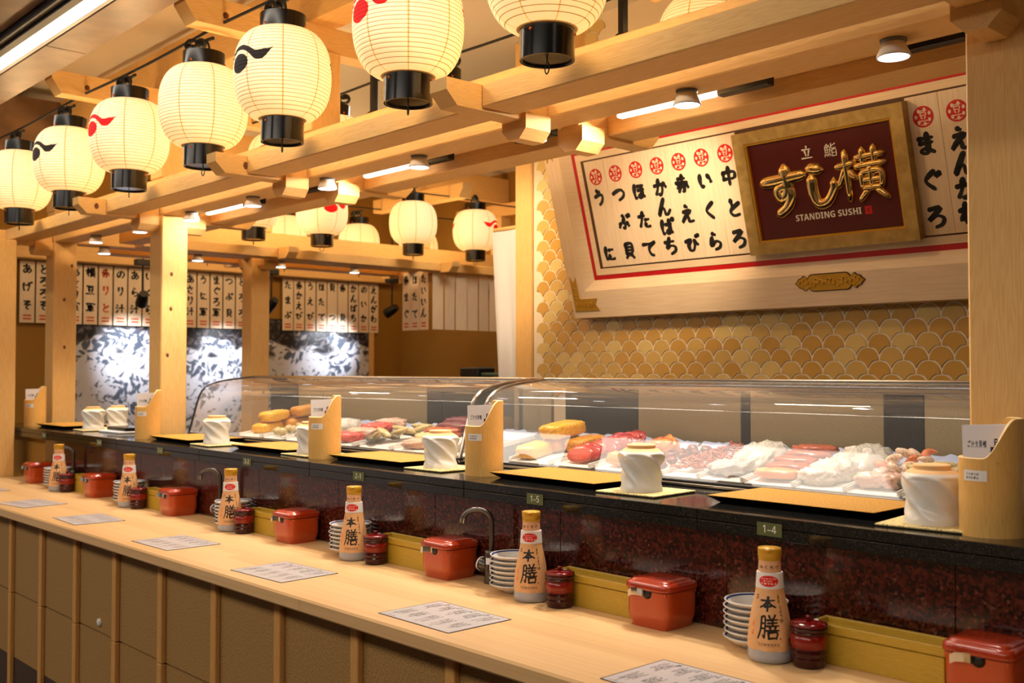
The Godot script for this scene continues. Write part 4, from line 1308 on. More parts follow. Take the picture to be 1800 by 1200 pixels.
func place_settings() -> void:
	var from := " from the right end of the counter"
	var bots := [[-0.951, -1.443], [-1.521, -1.462], [-2.142, -1.458], [-2.764, -1.456], [-3.481, -1.458], [-4.126, -1.453]]
	for i in bots.size():
		var at := Vector3(bots[i][0], 1.0, bots[i][1])
		again("soy_sauce_bottle", at, "peach wrapped soy sauce bottle, %s%s" % [ORD[i], from], face_cam(at, -0.10 - 0.08 * (i % 3)), make_bottle)
	var jars := [-0.889, -1.441, -2.057, -2.696, -3.414, -4.064]
	for i in jars.size():
		again("lacquer_jar", Vector3(jars[i], 1.0, -1.462 if i > 0 else -1.455), "small ringed dark red lacquer jar, %s%s" % [ORD[i], from], 0.3 * i, make_jar)
	var reds := [-0.628, -1.214, -1.82, -2.473, -3.188, -3.835, -4.48]
	for i in reds.size():
		again("red_ginger_box", Vector3(reds[i], 1.0, -1.4965), "square red lacquer box with lid and spoon, %s%s" % [ORD[i], from], 0.0, make_red_box)
	var yel := [-0.798, -1.380, -1.988, -2.640, -3.354, -4.001]
	for i in yel.size():
		again("yellow_chopstick_box", Vector3(yel[i], 1.0, -1.514), "long yellow wooden chopstick box, %s%s" % [ORD[i], from], 0.0, make_yellow_box)
	var stacks := [-1.010, -1.600, -2.205, -2.815, -3.555, -4.240]
	for i in stacks.size():
		for k in 7:
			again("sauce_dish", Vector3(stacks[i] + 0.0012 * sin(k * 2.3 + i), 1.0002 + 0.0098 * k, -1.490 + 0.0012 * cos(k * 1.7)), "white sauce dish, %s up in the %s stack from the right end" % [ORD[k], ORD[i]], 0.0, make_dish)
	var fau := [-1.699, -2.94, -4.175]
	for i in fau.size():
		again("tea_faucet", Vector3(fau[i], 1.0, -1.512 if i < 2 else -1.525), "grey steel hot water faucet with curved spout, %s%s" % [ORD[i], from], 0.0, make_faucet)
	var menus := [[-0.958, -1.239, 0.0], [-1.529, -1.243, 0.0], [-2.115, -1.248, 0.05], [-2.668, -1.246, 0.02], [-3.27, -1.243, -0.04], [-3.79, -1.243, 0.14], [-4.36, -1.243, 0.0]]
	var mm := B.new().grid(func(u: float, v: float) -> Vector3: return Vector3(lerpf(-0.105, 0.105, u), 0.0008, lerpf(0.0755, -0.0755, v)), 1, 1).box(Vector3(-0.105, 0, -0.0755), Vector3(0.105, 0.0007, 0.0755)).done()
	for i in menus.size():
		solid("menu_sheet", Vector3(menus[i][0], 1.0003, menus[i][1]), mm, M.menu, "white laminated menu sheet with dark border, %s%s" % [ORD[i], from], "menu", "menu sheets on the counter", menus[i][2])
	# on the ledge
	var lf := " from the right end of the ledge"
	var trays := [[-1.027, -1.708, 0.0], [-1.636, -1.700, -0.03], [-2.318, -1.708, 0.0], [-2.875, -1.704, 0.0], [-3.475, -1.695, -0.04], [-4.66, -1.70, 0.0]]
	for i in trays.size():
		again("serving_tray", Vector3(trays[i][0], LY, trays[i][1]), "gold topped black serving tray, %s%s" % [ORD[i], lf], trays[i][2], make_tray)
	var cups := [[-0.765, -1.625], [-1.372, -1.632], [-2.040, -1.650], [-2.640, -1.650], [-3.205, -1.638], [-4.335, -1.665], [-4.42, -1.80]]
	for i in cups.size():
		again("coaster", Vector3(cups[i][0], LY, cups[i][1] - 0.008), "pale woven square mat under a tea cup, %s%s" % [ORD[i], lf], 0.10 - 0.04 * i, make_coaster)
		again("tea_cup", Vector3(cups[i][0] - 0.004, LY + 0.0049, cups[i][1]), "upturned white twisted tea cup, %s%s" % [ORD[i], lf], 0.4 * i, make_cup)
	var hold := [[-0.668, -1.605], [-1.868, -1.640], [-2.535, -1.625], [-3.70, -1.618], [-4.89, -1.615]]
	for i in hold.size():
		var at := Vector3(hold[i][0], LY, hold[i][1])
		again("bamboo_order_holder", at, "cut bamboo holder with order slips and pen, %s%s" % [ORD[i], lf], face_cam(at, -0.25), make_holder)
	solid("shallow_tray", Vector3(-4.12, LY, -1.72), B.new().box(Vector3(-0.10, 0, -0.08), Vector3(0.10, 0.008, 0.08), 0.002), M.white_cloth, "flat white tray on the ledge beside the left front post", "tray")
	solid("black_dish", Vector3(-4.12, LY + 0.0082, -1.73), B.new().box(Vector3(-0.09, 0, -0.06), Vector3(0.09, 0.014, 0.06), 0.003), M.black_gloss, "flat black dish lying on the white tray", "dish")


# ------------------------------------------------------------------ glass fish cases
const PROFILE := [[-1.792, 1.227], [-1.806, 1.275], [-1.820, 1.325], [-1.832, 1.362], [-1.846, 1.386], [-1.868, 1.403], [-1.905, 1.415], [-1.955, 1.424], [-2.050, 1.434]]

func bed_y(z: float) -> float:
	return 1.222 + maxf(0.0, -z - 1.83) * 0.15

func cases() -> void:
	for c in 2:
		var x0: float = [-2.085, -3.735][c]
		var x1: float = [0.30, -2.135][c]
		var t := thing("fish_case", Vector3((x0 + x1) / 2, LY, -1.95), ["long curved glass fish case in front of the menu board", "curved glass fish case left of the steel dividers"][c], "display case", "glass fish cases")
		var o := t.position
		var P := func(x: float, i: int) -> Vector3: return Vector3(x, PROFILE[i][1], PROFILE[i][0]) - o
		part(t, "base_rail", B.new().box(Vector3(x0, LY + 0.0005, -1.812) - o, Vector3(x1, 1.2215, -1.786) - o, 0.002), M.steel)
		part(t, "gasket", B.new().box(Vector3(x0, 1.2218, -1.803) - o, Vector3(x1, 1.2268, -1.787) - o, 0.001), M.black)
		part(t, "tray_bed", B.new().box(Vector3(x0 + 0.004, LY + 0.0005, -2.135) - o, Vector3(x1 - 0.004, 1.2185, -1.813) - o, 0.0), M.steel)
		# bent pane with thickness
		var g := B.new()
		var n := PROFILE.size()
		g.grid(func(u: float, v: float) -> Vector3:
			var f := v * (n - 1) * 4.0
			var i := mini(int(f / 4.0), n - 2)
			var k := f / 4.0 - i
			var a := Vector2(PROFILE[maxi(i - 1, 0)][0], PROFILE[maxi(i - 1, 0)][1])
			var b := Vector2(PROFILE[i][0], PROFILE[i][1])
			var d := Vector2(PROFILE[i + 1][0], PROFILE[i + 1][1])
			var e := Vector2(PROFILE[mini(i + 2, n - 1)][0], PROFILE[mini(i + 2, n - 1)][1])
			var q := b.cubic_interpolate(d, a, e, k)
			return Vector3(lerpf(x0 + 0.004, x1 - 0.004, u), q.y, q.x) - o, 1, (n - 1) * 4)
		part(t, "curved_pane", g, M.glass)
		# end frames follow the bent glass
		for e in 2:
			var x: float = [x0 + 0.003, x1 - 0.003][e]
			var path := []
			for i in n:
				path.append(P.call(x, i))
			var steel: bool = (c == 0 and e == 0) or (c == 1 and e == 1)
			part(t, "end_frame", B.new().tube(path, 0.0055 if steel else 0.004, 8), M.steel if steel else M.black)
			var side := PackedVector2Array()
			for q in PROFILE:
				side.append(Vector2(q[0], q[1]))
			side.append(Vector2(-2.135, 1.434))
			side.append(Vector2(-2.135, 1.2275))
			var pane := B.new().ext(side, 0.0025, Transform3D(Basis(Vector3(0, 0, 1), Vector3(0, 1, 0), Vector3(-1, 0, 0)), Vector3(x + 0.0012, 0, 0) - o))
			part(t, "end_pane", pane, M.glass)
		part(t, "back_rail", B.new().box(Vector3(x0, 1.424, -2.150) - o, Vector3(x1, 1.440, -2.052) - o, 0.003), M.steel)
		part(t, "back_gasket", B.new().box(Vector3(x0, 1.4272, -2.0515) - o, Vector3(x1, 1.4312, -2.046) - o, 0.0005), M.black)
		part(t, "lamp_strip", B.new().box(Vector3(x0 + 0.03, 1.4165, -2.085) - o, Vector3(x1 - 0.03, 1.4235, -2.060) - o, 0.001), M.case_led)
		part(t, "valance", B.new().box(Vector3(x0 + 0.01, 1.4105, -2.0590) - o, Vector3(x1 - 0.01, 1.4236, -2.0565) - o, 0.0005), M.steel)
		# sliding back doors with dark stiles between
		var doors: Array = [[-2.083, -1.815, "case_dark"], [-1.812, -1.488, "case_back"], [-1.486, -1.462, "case_dark"], [-1.460, -1.118, "case_back"], [-1.116, -1.028, "case_dark"], [-1.026, -0.50, "case_back"], [-0.498, 0.298, "case_back"]]
		if c == 1:
			doors = [[-3.73, -3.52, "case_dark"], [-3.518, -3.34, "case_back"], [-3.338, -2.72, "case_back"], [-2.718, -2.64, "case_dark"], [-2.638, -2.40, "case_dark"], [-2.398, -2.30, "case_dark"], [-2.298, -2.278, "case_back"], [-2.276, -2.262, "case_dark"], [-2.26, -2.14, "case_back"]]
		for d in doors:
			part(t, "back_door", B.new().box(Vector3(d[0], 1.219, -2.150) - o, Vector3(d[1], 1.4235, -2.137) - o, 0.001), M[d[2]])
		area("case_light", Vector3((x0 + x1) / 2, 1.4145, -2.073), Vector2(x1 - x0 - 0.08, 0.02), 0.022 if c == 0 else 0.02, Color(0.93, 0.96, 1.0), Vector3(0, -1, 0.25))
	food()
	# beyond the case: a dark worktop machine
	var k := thing("slicing_station", Vector3(-3.38, 1.30, -3.25), "black stand with flat greenish trays behind the fish case", "stand")
	part(k, "worktop", B.new().box(Vector3(-0.30, -1.30, -0.25), Vector3(0.27, 0.10, 0.12), 0.004), M.steel)
	part(k, "tray", B.new().box(Vector3(-0.28, 0.105, -0.20), Vector3(0.26, 0.125, 0.10), 0.003), M.glass_edge)
	part(k, "tray", B.new().box(Vector3(-0.25, 0.135, -0.18), Vector3(0.26, 0.150, 0.09), 0.003), M.glass_edge)
	part(k, "clamp", B.new().box(Vector3(-0.37, 0.13, 0.00), Vector3(-0.24, 0.175, 0.11), 0.006).box(Vector3(-0.33, 0.085, 0.02), Vector3(-0.25, 0.14, 0.10), 0.006), M.black)
	part(k, "clamp", B.new().box(Vector3(0.10, 0.128, 0.02), Vector3(0.27, 0.158, 0.11), 0.006), M.black)

func tilt(x: float, z: float, turn := 0.0, lift := 0.0, roll := 0.0, pitch := 0.149) -> Transform3D:
	return Transform3D(Basis(Vector3.UP, turn) * Basis(Vector3.RIGHT, pitch) * Basis(Vector3(0, 0, 1), roll), Vector3(x, bed_y(z) + lift, z))

func piece(n: String, m: String, b: B, label: String, cat: String, group: String) -> void:
	var o := solid(n, Vector3.ZERO, b, M[m], label, cat, group)
	# set the origin under the piece
	var bb := o.get_aabb()
	var base := Vector3(bb.get_center().x, bb.position.y, bb.get_center().z)
	var am: ArrayMesh = o.mesh
	var arr := am.surface_get_arrays(0)
	var vs: PackedVector3Array = arr[Mesh.ARRAY_VERTEX]
	for i in vs.size():
		vs[i] -= base
	arr[Mesh.ARRAY_VERTEX] = vs
	var nm := ArrayMesh.new()
	nm.add_surface_from_arrays(Mesh.PRIMITIVE_TRIANGLES, arr)
	o.mesh = nm
	o.position = base

# a fish tray: a shallow white dish whose long side runs away from the customer, with a sheet of film crumpled over its back end
func fish_tray(x: float, w: float, what: String) -> void:
	var t := thing("fish_tray", Vector3(x, LY + 0.006, -1.965), "white tray of %s in the fish case" % what, "tray", "fish trays")
	var b := B.new()
	b.box(Vector3(-w / 2 + 0.003, 0.0, -0.135), Vector3(w / 2 - 0.003, 0.003, 0.125), 0.001, Transform3D(Basis(Vector3.RIGHT, 0.149), Vector3(0, 0.024, 0)))
	for s in [-1, 1]:
		b.box(Vector3(s * (w / 2 - 0.004) - 0.0015, 0.0, -0.135), Vector3(s * (w / 2 - 0.004) + 0.0015, 0.012, 0.125), 0.0005, Transform3D(Basis(Vector3.RIGHT, 0.149), Vector3(0, 0.024, 0)))
	part(t, "dish", b, M.china)
	var nz := FastNoiseLite.new()
	nz.seed = int(absf(x) * 100)
	nz.frequency = 14.0
	part(t, "film", B.new().grid(func(u: float, v: float) -> Vector3:
		var px := lerpf(-w * 0.52, w * 0.50, u)
		var pz := lerpf(-0.075, -0.150, v)
		return Vector3(px, 0.031 - pz * 0.155 + 0.012 * v * v + 0.010 * nz.get_noise_2d(px, pz) * (0.4 + v), pz), 12, 10), M.liner, "pale bluish film folded back")

func food() -> void:
	# right-hand case, from left to right
	var kinds := [[-1.925, 0.150, "yellow egg blocks"], [-1.775, 0.125, "red tuna slices"], [-1.640, 0.120, "orange salmon"], [-1.535, 0.085, "purple octopus pieces"], [-1.442, 0.098, "reddish crab shreds"], [-1.335, 0.112, "white squid with frilled legs"], [-1.217, 0.120, "amber trout fillets"], [-1.100, 0.112, "smooth white squid sheets"], [-0.988, 0.110, "pale pink prawns"], [-0.878, 0.106, "ridged clams"], [-0.770, 0.106, "brown eel"]]
	for k in kinds:
		fish_tray(k[0], k[1], k[2])
	var g := "egg blocks in the right-hand case"
	var eggs := [[-1.955, -1.99, 0.020, 0.10], [-1.885, -2.01, 0.018, -0.05], [-1.960, -1.90, 0.020, 0.2], [-1.940, -1.98, 0.058, 0.02]]
	for i in eggs.size():
		var e: Array = eggs[i]
		piece("egg_block", ["egg_brown", "egg_brown", "egg", "egg"][i], B.new().lump(Vector3.ZERO, Vector3(0.033 if i < 3 else 0.037, 0.017 if i < 3 else 0.019, 0.055 if i < 3 else 0.062), 6.0, 0.10, 70 + i, tilt(e[0], e[1], e[3], e[2] + 0.002, 0.0, 0.12), 24, 14), ["brown edged egg block at the back of its pile", "brown edged egg block leaning right in its pile", "bright yellow egg block low at the front of its pile", "large yellow egg block on top of its pile beside the bamboo holder"][i], "egg block", g)
	for i in 11:
		var z := -1.872 - 0.0205 * i
		piece("tuna_slice", "tuna" if i % 3 else "tuna_pale", B.new().lump(Vector3.ZERO, Vector3(0.040, 0.022, 0.0060), 2.4, 0.25, 90 + i, tilt(-1.775 + 0.006 * sin(i * 2.0), z, 0.25 * sin(i * 1.7), 0.026, 0.12 * sin(i * 2.9), -0.55), 18, 10), "red tuna slice, %s from the front of its tray" % ORD[i], "fish slice", "tuna slices")
	for i in 9:
		var z := -1.868 - 0.024 * i
		piece("salmon_slice", "salmon" if i % 2 else "salmon_pale", B.new().lump(Vector3.ZERO, Vector3(0.036, 0.016, 0.013), 2.6, 0.45, 120 + i, tilt(-1.645 + 0.008 * sin(i * 2.4), z, 0.5 * sin(i * 2.1), 0.024, 0.3 * sin(i * 1.3), -0.35), 18, 10), "orange salmon piece, %s from the front of its tray" % ORD[i], "fish slice", "salmon pieces")
	for i in 10:
		piece("octopus_piece", "octopus", B.new().lump(Vector3.ZERO, Vector3(0.014, 0.010, 0.012), 2.4, 0.5, 150 + i, tilt(-1.553 + 0.034 * (i % 2) + 0.004 * sin(i * 3.0), -1.868 - 0.042 * (i / 2), i * 0.8, 0.018), 12, 8), "purple octopus piece, %s counted back through its tray" % ORD[i], "octopus", "octopus pieces")
	# shredded crab: too many shreds to count
	var cb := B.new()
	var rr := RandomNumberGenerator.new()
	rr.seed = 8
	for i in 150:
		var p := Vector3(-1.442 + rr.randf_range(-0.038, 0.038), 0, -1.865 - rr.randf() * 0.19)
		var y := bed_y(p.z) + 0.012 + 0.028 * rr.randf() * (1.0 - absf(p.x + 1.442) / 0.05)
		var a := rr.randf() * TAU
		var d := Vector3(cos(a), rr.randf_range(-0.2, 0.4), sin(a)) * 0.012
		p.y = y
		cb.tube([p - d, p + Vector3(0, 0.003, 0), p + d], [0.0016, 0.0034, 0.0014], 5)
	var crab := solid("crab_shreds", Vector3.ZERO, cb, M.crab, "heap of reddish brown crab shreds in the fish case", "crab meat")
	tag(crab, "", "", "", "stuff")
	# squid: soft folded sheets
	var sheets := [[-1.335, -1.99, "squid", 0.050, 0.085, 0.030, "thick white squid with a rounded hood at the back of its tray"], [-1.345, -1.885, "squid_grey", 0.040, 0.030, 0.017, "bundle of frilled greyish squid legs at the front of its tray"], [-1.100, -2.01, "squid", 0.052, 0.080, 0.032, "smooth white squid hood at the back of its tray"], [-1.112, -1.925, "squid", 0.048, 0.045, 0.024, "folded white squid sheet in the middle of its tray"], [-1.118, -1.872, "squid", 0.040, 0.022, 0.018, "small curled white squid sheet beside the front glass"]]
	for i in sheets.size():
		var s: Array = sheets[i]
		piece("squid_sheet", s[2], B.new().lump(Vector3.ZERO, Vector3(s[3], s[5], s[4]), 2.3, 0.42, 170 + i, tilt(s[0], s[1], 0.15, 0.020), 30, 16), s[6], "squid", "squid sheets")
	for i in 5:
		piece("trout_fillet", "trout" if i != 0 else "salmon_pale", B.new().lump(Vector3.ZERO, Vector3(0.050, 0.011, 0.027), 3.0, 0.25, 190 + i, tilt(-1.215 + 0.005 * (i % 2), -1.878 - 0.036 * i, 0.12, 0.018 + 0.005 * i, 0.0, 0.02), 20, 10), "amber trout fillet, %s from the front of its tray" % ORD[i], "fish fillet", "trout fillets")
	var pr := [[-1.01, -1.875, "bream", 0.030, 0.018], [-0.965, -1.880, "bream", 0.024, 0.017], [-1.00, -1.915, "bream", 0.026, 0.016]]
	for i in pr.size():
		piece("bream_slice", pr[i][2], B.new().lump(Vector3.ZERO, Vector3(pr[i][3], 0.015, pr[i][4]), 2.6, 0.4, 210 + i, tilt(pr[i][0], pr[i][1], 0.5 * i, 0.021), 18, 10), ["pale pink bream slice at the front left of the prawn tray", "pale pink bream slice at the front right of the prawn tray", "pale pink bream slice lying behind the front pair in the prawn tray"][i], "fish slice", "bream slices")
	for i in 9:
		var px := -1.018 + 0.030 * (i % 3)
		var pz := -1.945 - 0.042 * (i / 3)
		var path := []
		for k in 9:
			var a := -0.3 + 3.6 * k / 8.0
			path.append(Vector3(px + 0.013 * cos(a + i), bed_y(pz) + 0.026 + 0.012 * sin(a * 0.6) + 0.004 * (i / 3), pz + 0.013 * sin(a + i)))
		piece("prawn", "prawn" if i % 3 == (i / 3) % 3 else "prawn_white", B.new().tube(path, [0.003, 0.0065, 0.0085, 0.009, 0.0085, 0.0075, 0.006, 0.004, 0.002], 10), "curled orange and white prawn, %s counted back through its tray" % ORD[i], "prawn", "prawns")
	clams(-0.890, -1.868, 7, "right-hand")
	for i in 4:
		piece("eel_fillet", ["roe", "eel", "eel", "eel"][i], B.new().lump(Vector3.ZERO, Vector3(0.046, 0.013, 0.024), 2.8, 0.35, 240 + i, tilt(-0.775, -1.875 - 0.046 * i, 0.1, 0.020 + 0.006 * i, 0.05), 18, 10), ["golden grilled fillet at the front of the eel tray", "brown eel fillet behind the golden one", "brown eel fillet in the middle of its tray", "dark brown eel fillet at the back of its tray"][i], "fish fillet", "eel fillets")
	piece("scallop_shell", "shell", B.new().lump(Vector3.ZERO, Vector3(0.036, 0.036, 0.014), 2.2, 0.06, 260, Transform3D(Basis(Vector3.RIGHT, -0.25), Vector3(-0.700, 1.262, -1.845)), 28, 16), "round cream scallop shell leaning on the front glass", "shell", "")
	# left-hand case
	for k in [[-3.36, 0.15, "egg blocks"], [-3.20, 0.13, "small white shellfish"], [-3.02, 0.19, "grey and white squid"], [-2.80, 0.17, "pink bream"], [-2.60, 0.16, "beige clams"], [-2.42, 0.17, "ruddy fish fillets"], [-2.24, 0.15, "white fish and prawns"]]:
		fish_tray(k[0], k[1], k[2] + " left of the dividers")
	var e2 := [[-3.385, -1.93, 0.018, 0.2, "egg"], [-3.355, -2.03, 0.020, 0.1, "egg_brown"], [-3.375, -1.95, 0.056, 0.15, "egg"], [-3.325, -2.05, 0.060, 0.0, "egg_brown"]]
	for i in e2.size():
		var e: Array = e2[i]
		piece("egg_block", e[4], B.new().lump(Vector3.ZERO, Vector3(0.038, 0.018, 0.052), 6.0, 0.12, 270 + i, tilt(e[0], e[1], e[3], e[2], 0.0, 0.12), 20, 12), ["yellow egg block at the front of the far left pile", "brown egg block at the back of the far left pile", "yellow egg block on top of the far left pile", "brown egg block on top at the back of the far left pile"][i], "egg block", "egg blocks in the left-hand case")
	for i in 6:
		piece("whelk", "clam", B.new().lump(Vector3.ZERO, Vector3(0.017, 0.013, 0.015), 2.2, 0.4, 280 + i, tilt(-3.225 + 0.036 * (i % 2), -1.875 - 0.045 * (i / 2), i * 1.1, 0.020), 12, 8), "cream whelk, %s counted back through the far left tray" % ORD[i], "shellfish", "whelks")
	var s2 := [[-3.03, -2.00, "squid", 0.075, 0.07, 0.028, "large pale squid at the back of the left-hand case"], [-3.04, -1.89, "squid_grey", 0.055, 0.030, 0.018, "greyish squid strip at the front of the left-hand case"], [-2.95, -1.89, "squid", 0.040, 0.030, 0.016, "small white squid piece beside the greyish strip"], [-2.245, -1.90, "squid", 0.050, 0.030, 0.020, "white fish piece near the steel dividers"]]
	for i in s2.size():
		var s: Array = s2[i]
		piece("squid_sheet", s[2], B.new().lump(Vector3.ZERO, Vector3(s[3], s[5], s[4]), 2.3, 0.45, 290 + i, tilt(s[0], s[1], 0.2, 0.018), 26, 14), s[6], "squid", "squid sheets")
	for i in 4:
		piece("bream_slice", "bream" if i % 2 else "tuna_pale", B.new().lump(Vector3.ZERO, Vector3(0.060, 0.014, 0.028), 2.8, 0.35, 300 + i, tilt(-2.80 + 0.01 * i, -1.88 - 0.05 * i, 0.2, 0.02 + 0.006 * i), 18, 10), "pink bream slice left of the clams, %s from the front" % ORD[i], "fish slice", "bream slices")
	clams(-2.615, -1.872, 9, "left-hand")
	for i in 5:
		piece("ruddy_fillet", ["bream", "clam", "trout", "octopus", "octopus"][i], B.new().lump(Vector3.ZERO, Vector3(0.066, 0.015, 0.028), 2.8, 0.35, 320 + i, tilt(-2.42, -1.88 - 0.042 * i, 0.2, 0.018 + 0.008 * i), 18, 10), "reddish fish fillet right of the far clams, %s from the front" % ORD[i], "fish fillet", "ruddy fillets")
	for i in 4:
		piece("prawn", "prawn", B.new().lump(Vector3.ZERO, Vector3(0.020, 0.010, 0.010), 2.2, 0.4, 340 + i, tilt(-2.27 + 0.04 * (i % 2), -1.94 - 0.03 * (i / 2), i * 0.7, 0.026), 12, 8), "orange prawn beside the steel dividers, %s from the front" % ORD[i], "prawn", "prawns")

# long ridged clams that fan out from the front corner
func clams(x: float, z: float, n: int, side: String) -> void:
	for i in n:
		var a := -0.5 + 1.2 * i / (n - 1.0)
		var q := tilt(x + 0.012 * (i - n / 2.0) * 0.9, z - 0.020 * i * 0.9, a, 0.021 + 0.007 * (i % 3), 0.3 * sin(i * 2.0), 0.05)
		piece("clam", "clam_dark" if i % 3 == 0 else "clam", B.new().lump(Vector3.ZERO, Vector3(0.046, 0.009, 0.012), 2.2, 0.35, 360 + i, q, 18, 8), "ridged %s clam in the %s case, %s from the front" % ["dark" if i % 3 == 0 else "beige", side, ORD[i]], "clam", "clams")

# ------------------------------------------------------------------ scale tile wall
func tile_wall() -> void:
	var w := struct("wall_tiled", Vector3(-2.851, 0, -2.87), Vector3(1.4, 2.74, -2.755), M.grout)
	var r := 0.0355
	var py := 0.0385
	var k := py / r
	var gap := 0.0030
	var p := PackedVector2Array()
	var rr := r - gap
	for i in 13:
		var a := PI * i / 12.0
		p.append(Vector2(cos(a) * rr, sin(a) * rr * k))
	var a0 := deg_to_rad(66.0)
	var a1 := acos(r / (r + gap))
	for i in 7:
		var a := lerpf(a0, a1, i / 6.0)
		p.append(Vector2(-r + cos(a) * (r + gap), (-r + sin(a) * (r + gap)) * k))
	for i in range(5, -1, -1):
		var a := lerpf(a0, a1, i / 6.0)
		p.append(Vector2(r - cos(a) * (r + gap), (-r + sin(a) * (r + gap)) * k))
	var clean := p
	var mesh := B.new().ext(clean, 0.0035, Transform3D(), 0.0).done()
	var mats := [M.tile_a, M.tile_b, M.tile_c]
	var base := w.position
	var list := []
	for row in 40:
		var y := 1.374 + row * py
		for c in 27:
			var x := -2.80 + c * 2 * r + (r if row % 2 else 0.0)
			if x < -1.02:
				# what the board and the case leave to see
				var s := (y - 1.673) / 0.962
				var seen: bool = y < 1.735 or x < -2.50
				if seen:
					list.append([x, y, row * 31 + c * 17 + (row * c) % 7])
	list.sort_custom(func(a, b): return (a[1] if a[0] > -2.5 else a[1] + 0.2) < (b[1] if b[0] > -2.5 else b[1] + 0.2))
	var rest := [B.new(), B.new(), B.new()]
	var many := [false, false, false]
	for i in list.size():
		var t: Array = list[i]
		var h := fposmod(sin(t[2] * 12.9898) * 43758.5453, 1.0)
		var m := 0 if h < 0.30 else (1 if h < 0.72 else 2)
		if i < 298:
			var o := part(w, "tile", mesh, mats[m])
			o.position = Vector3(t[0], t[1], -2.7552) - base
		else:
			(rest[m] as B).ext(clean, 0.0035, Transform3D(Basis(), Vector3(t[0], t[1], -2.7552) - base))
			many[m] = true
	for m in 3:
		if many[m]:
			var o := part(w, "tile_field", rest[m], mats[m])
			o.set_meta("kind", "stuff")

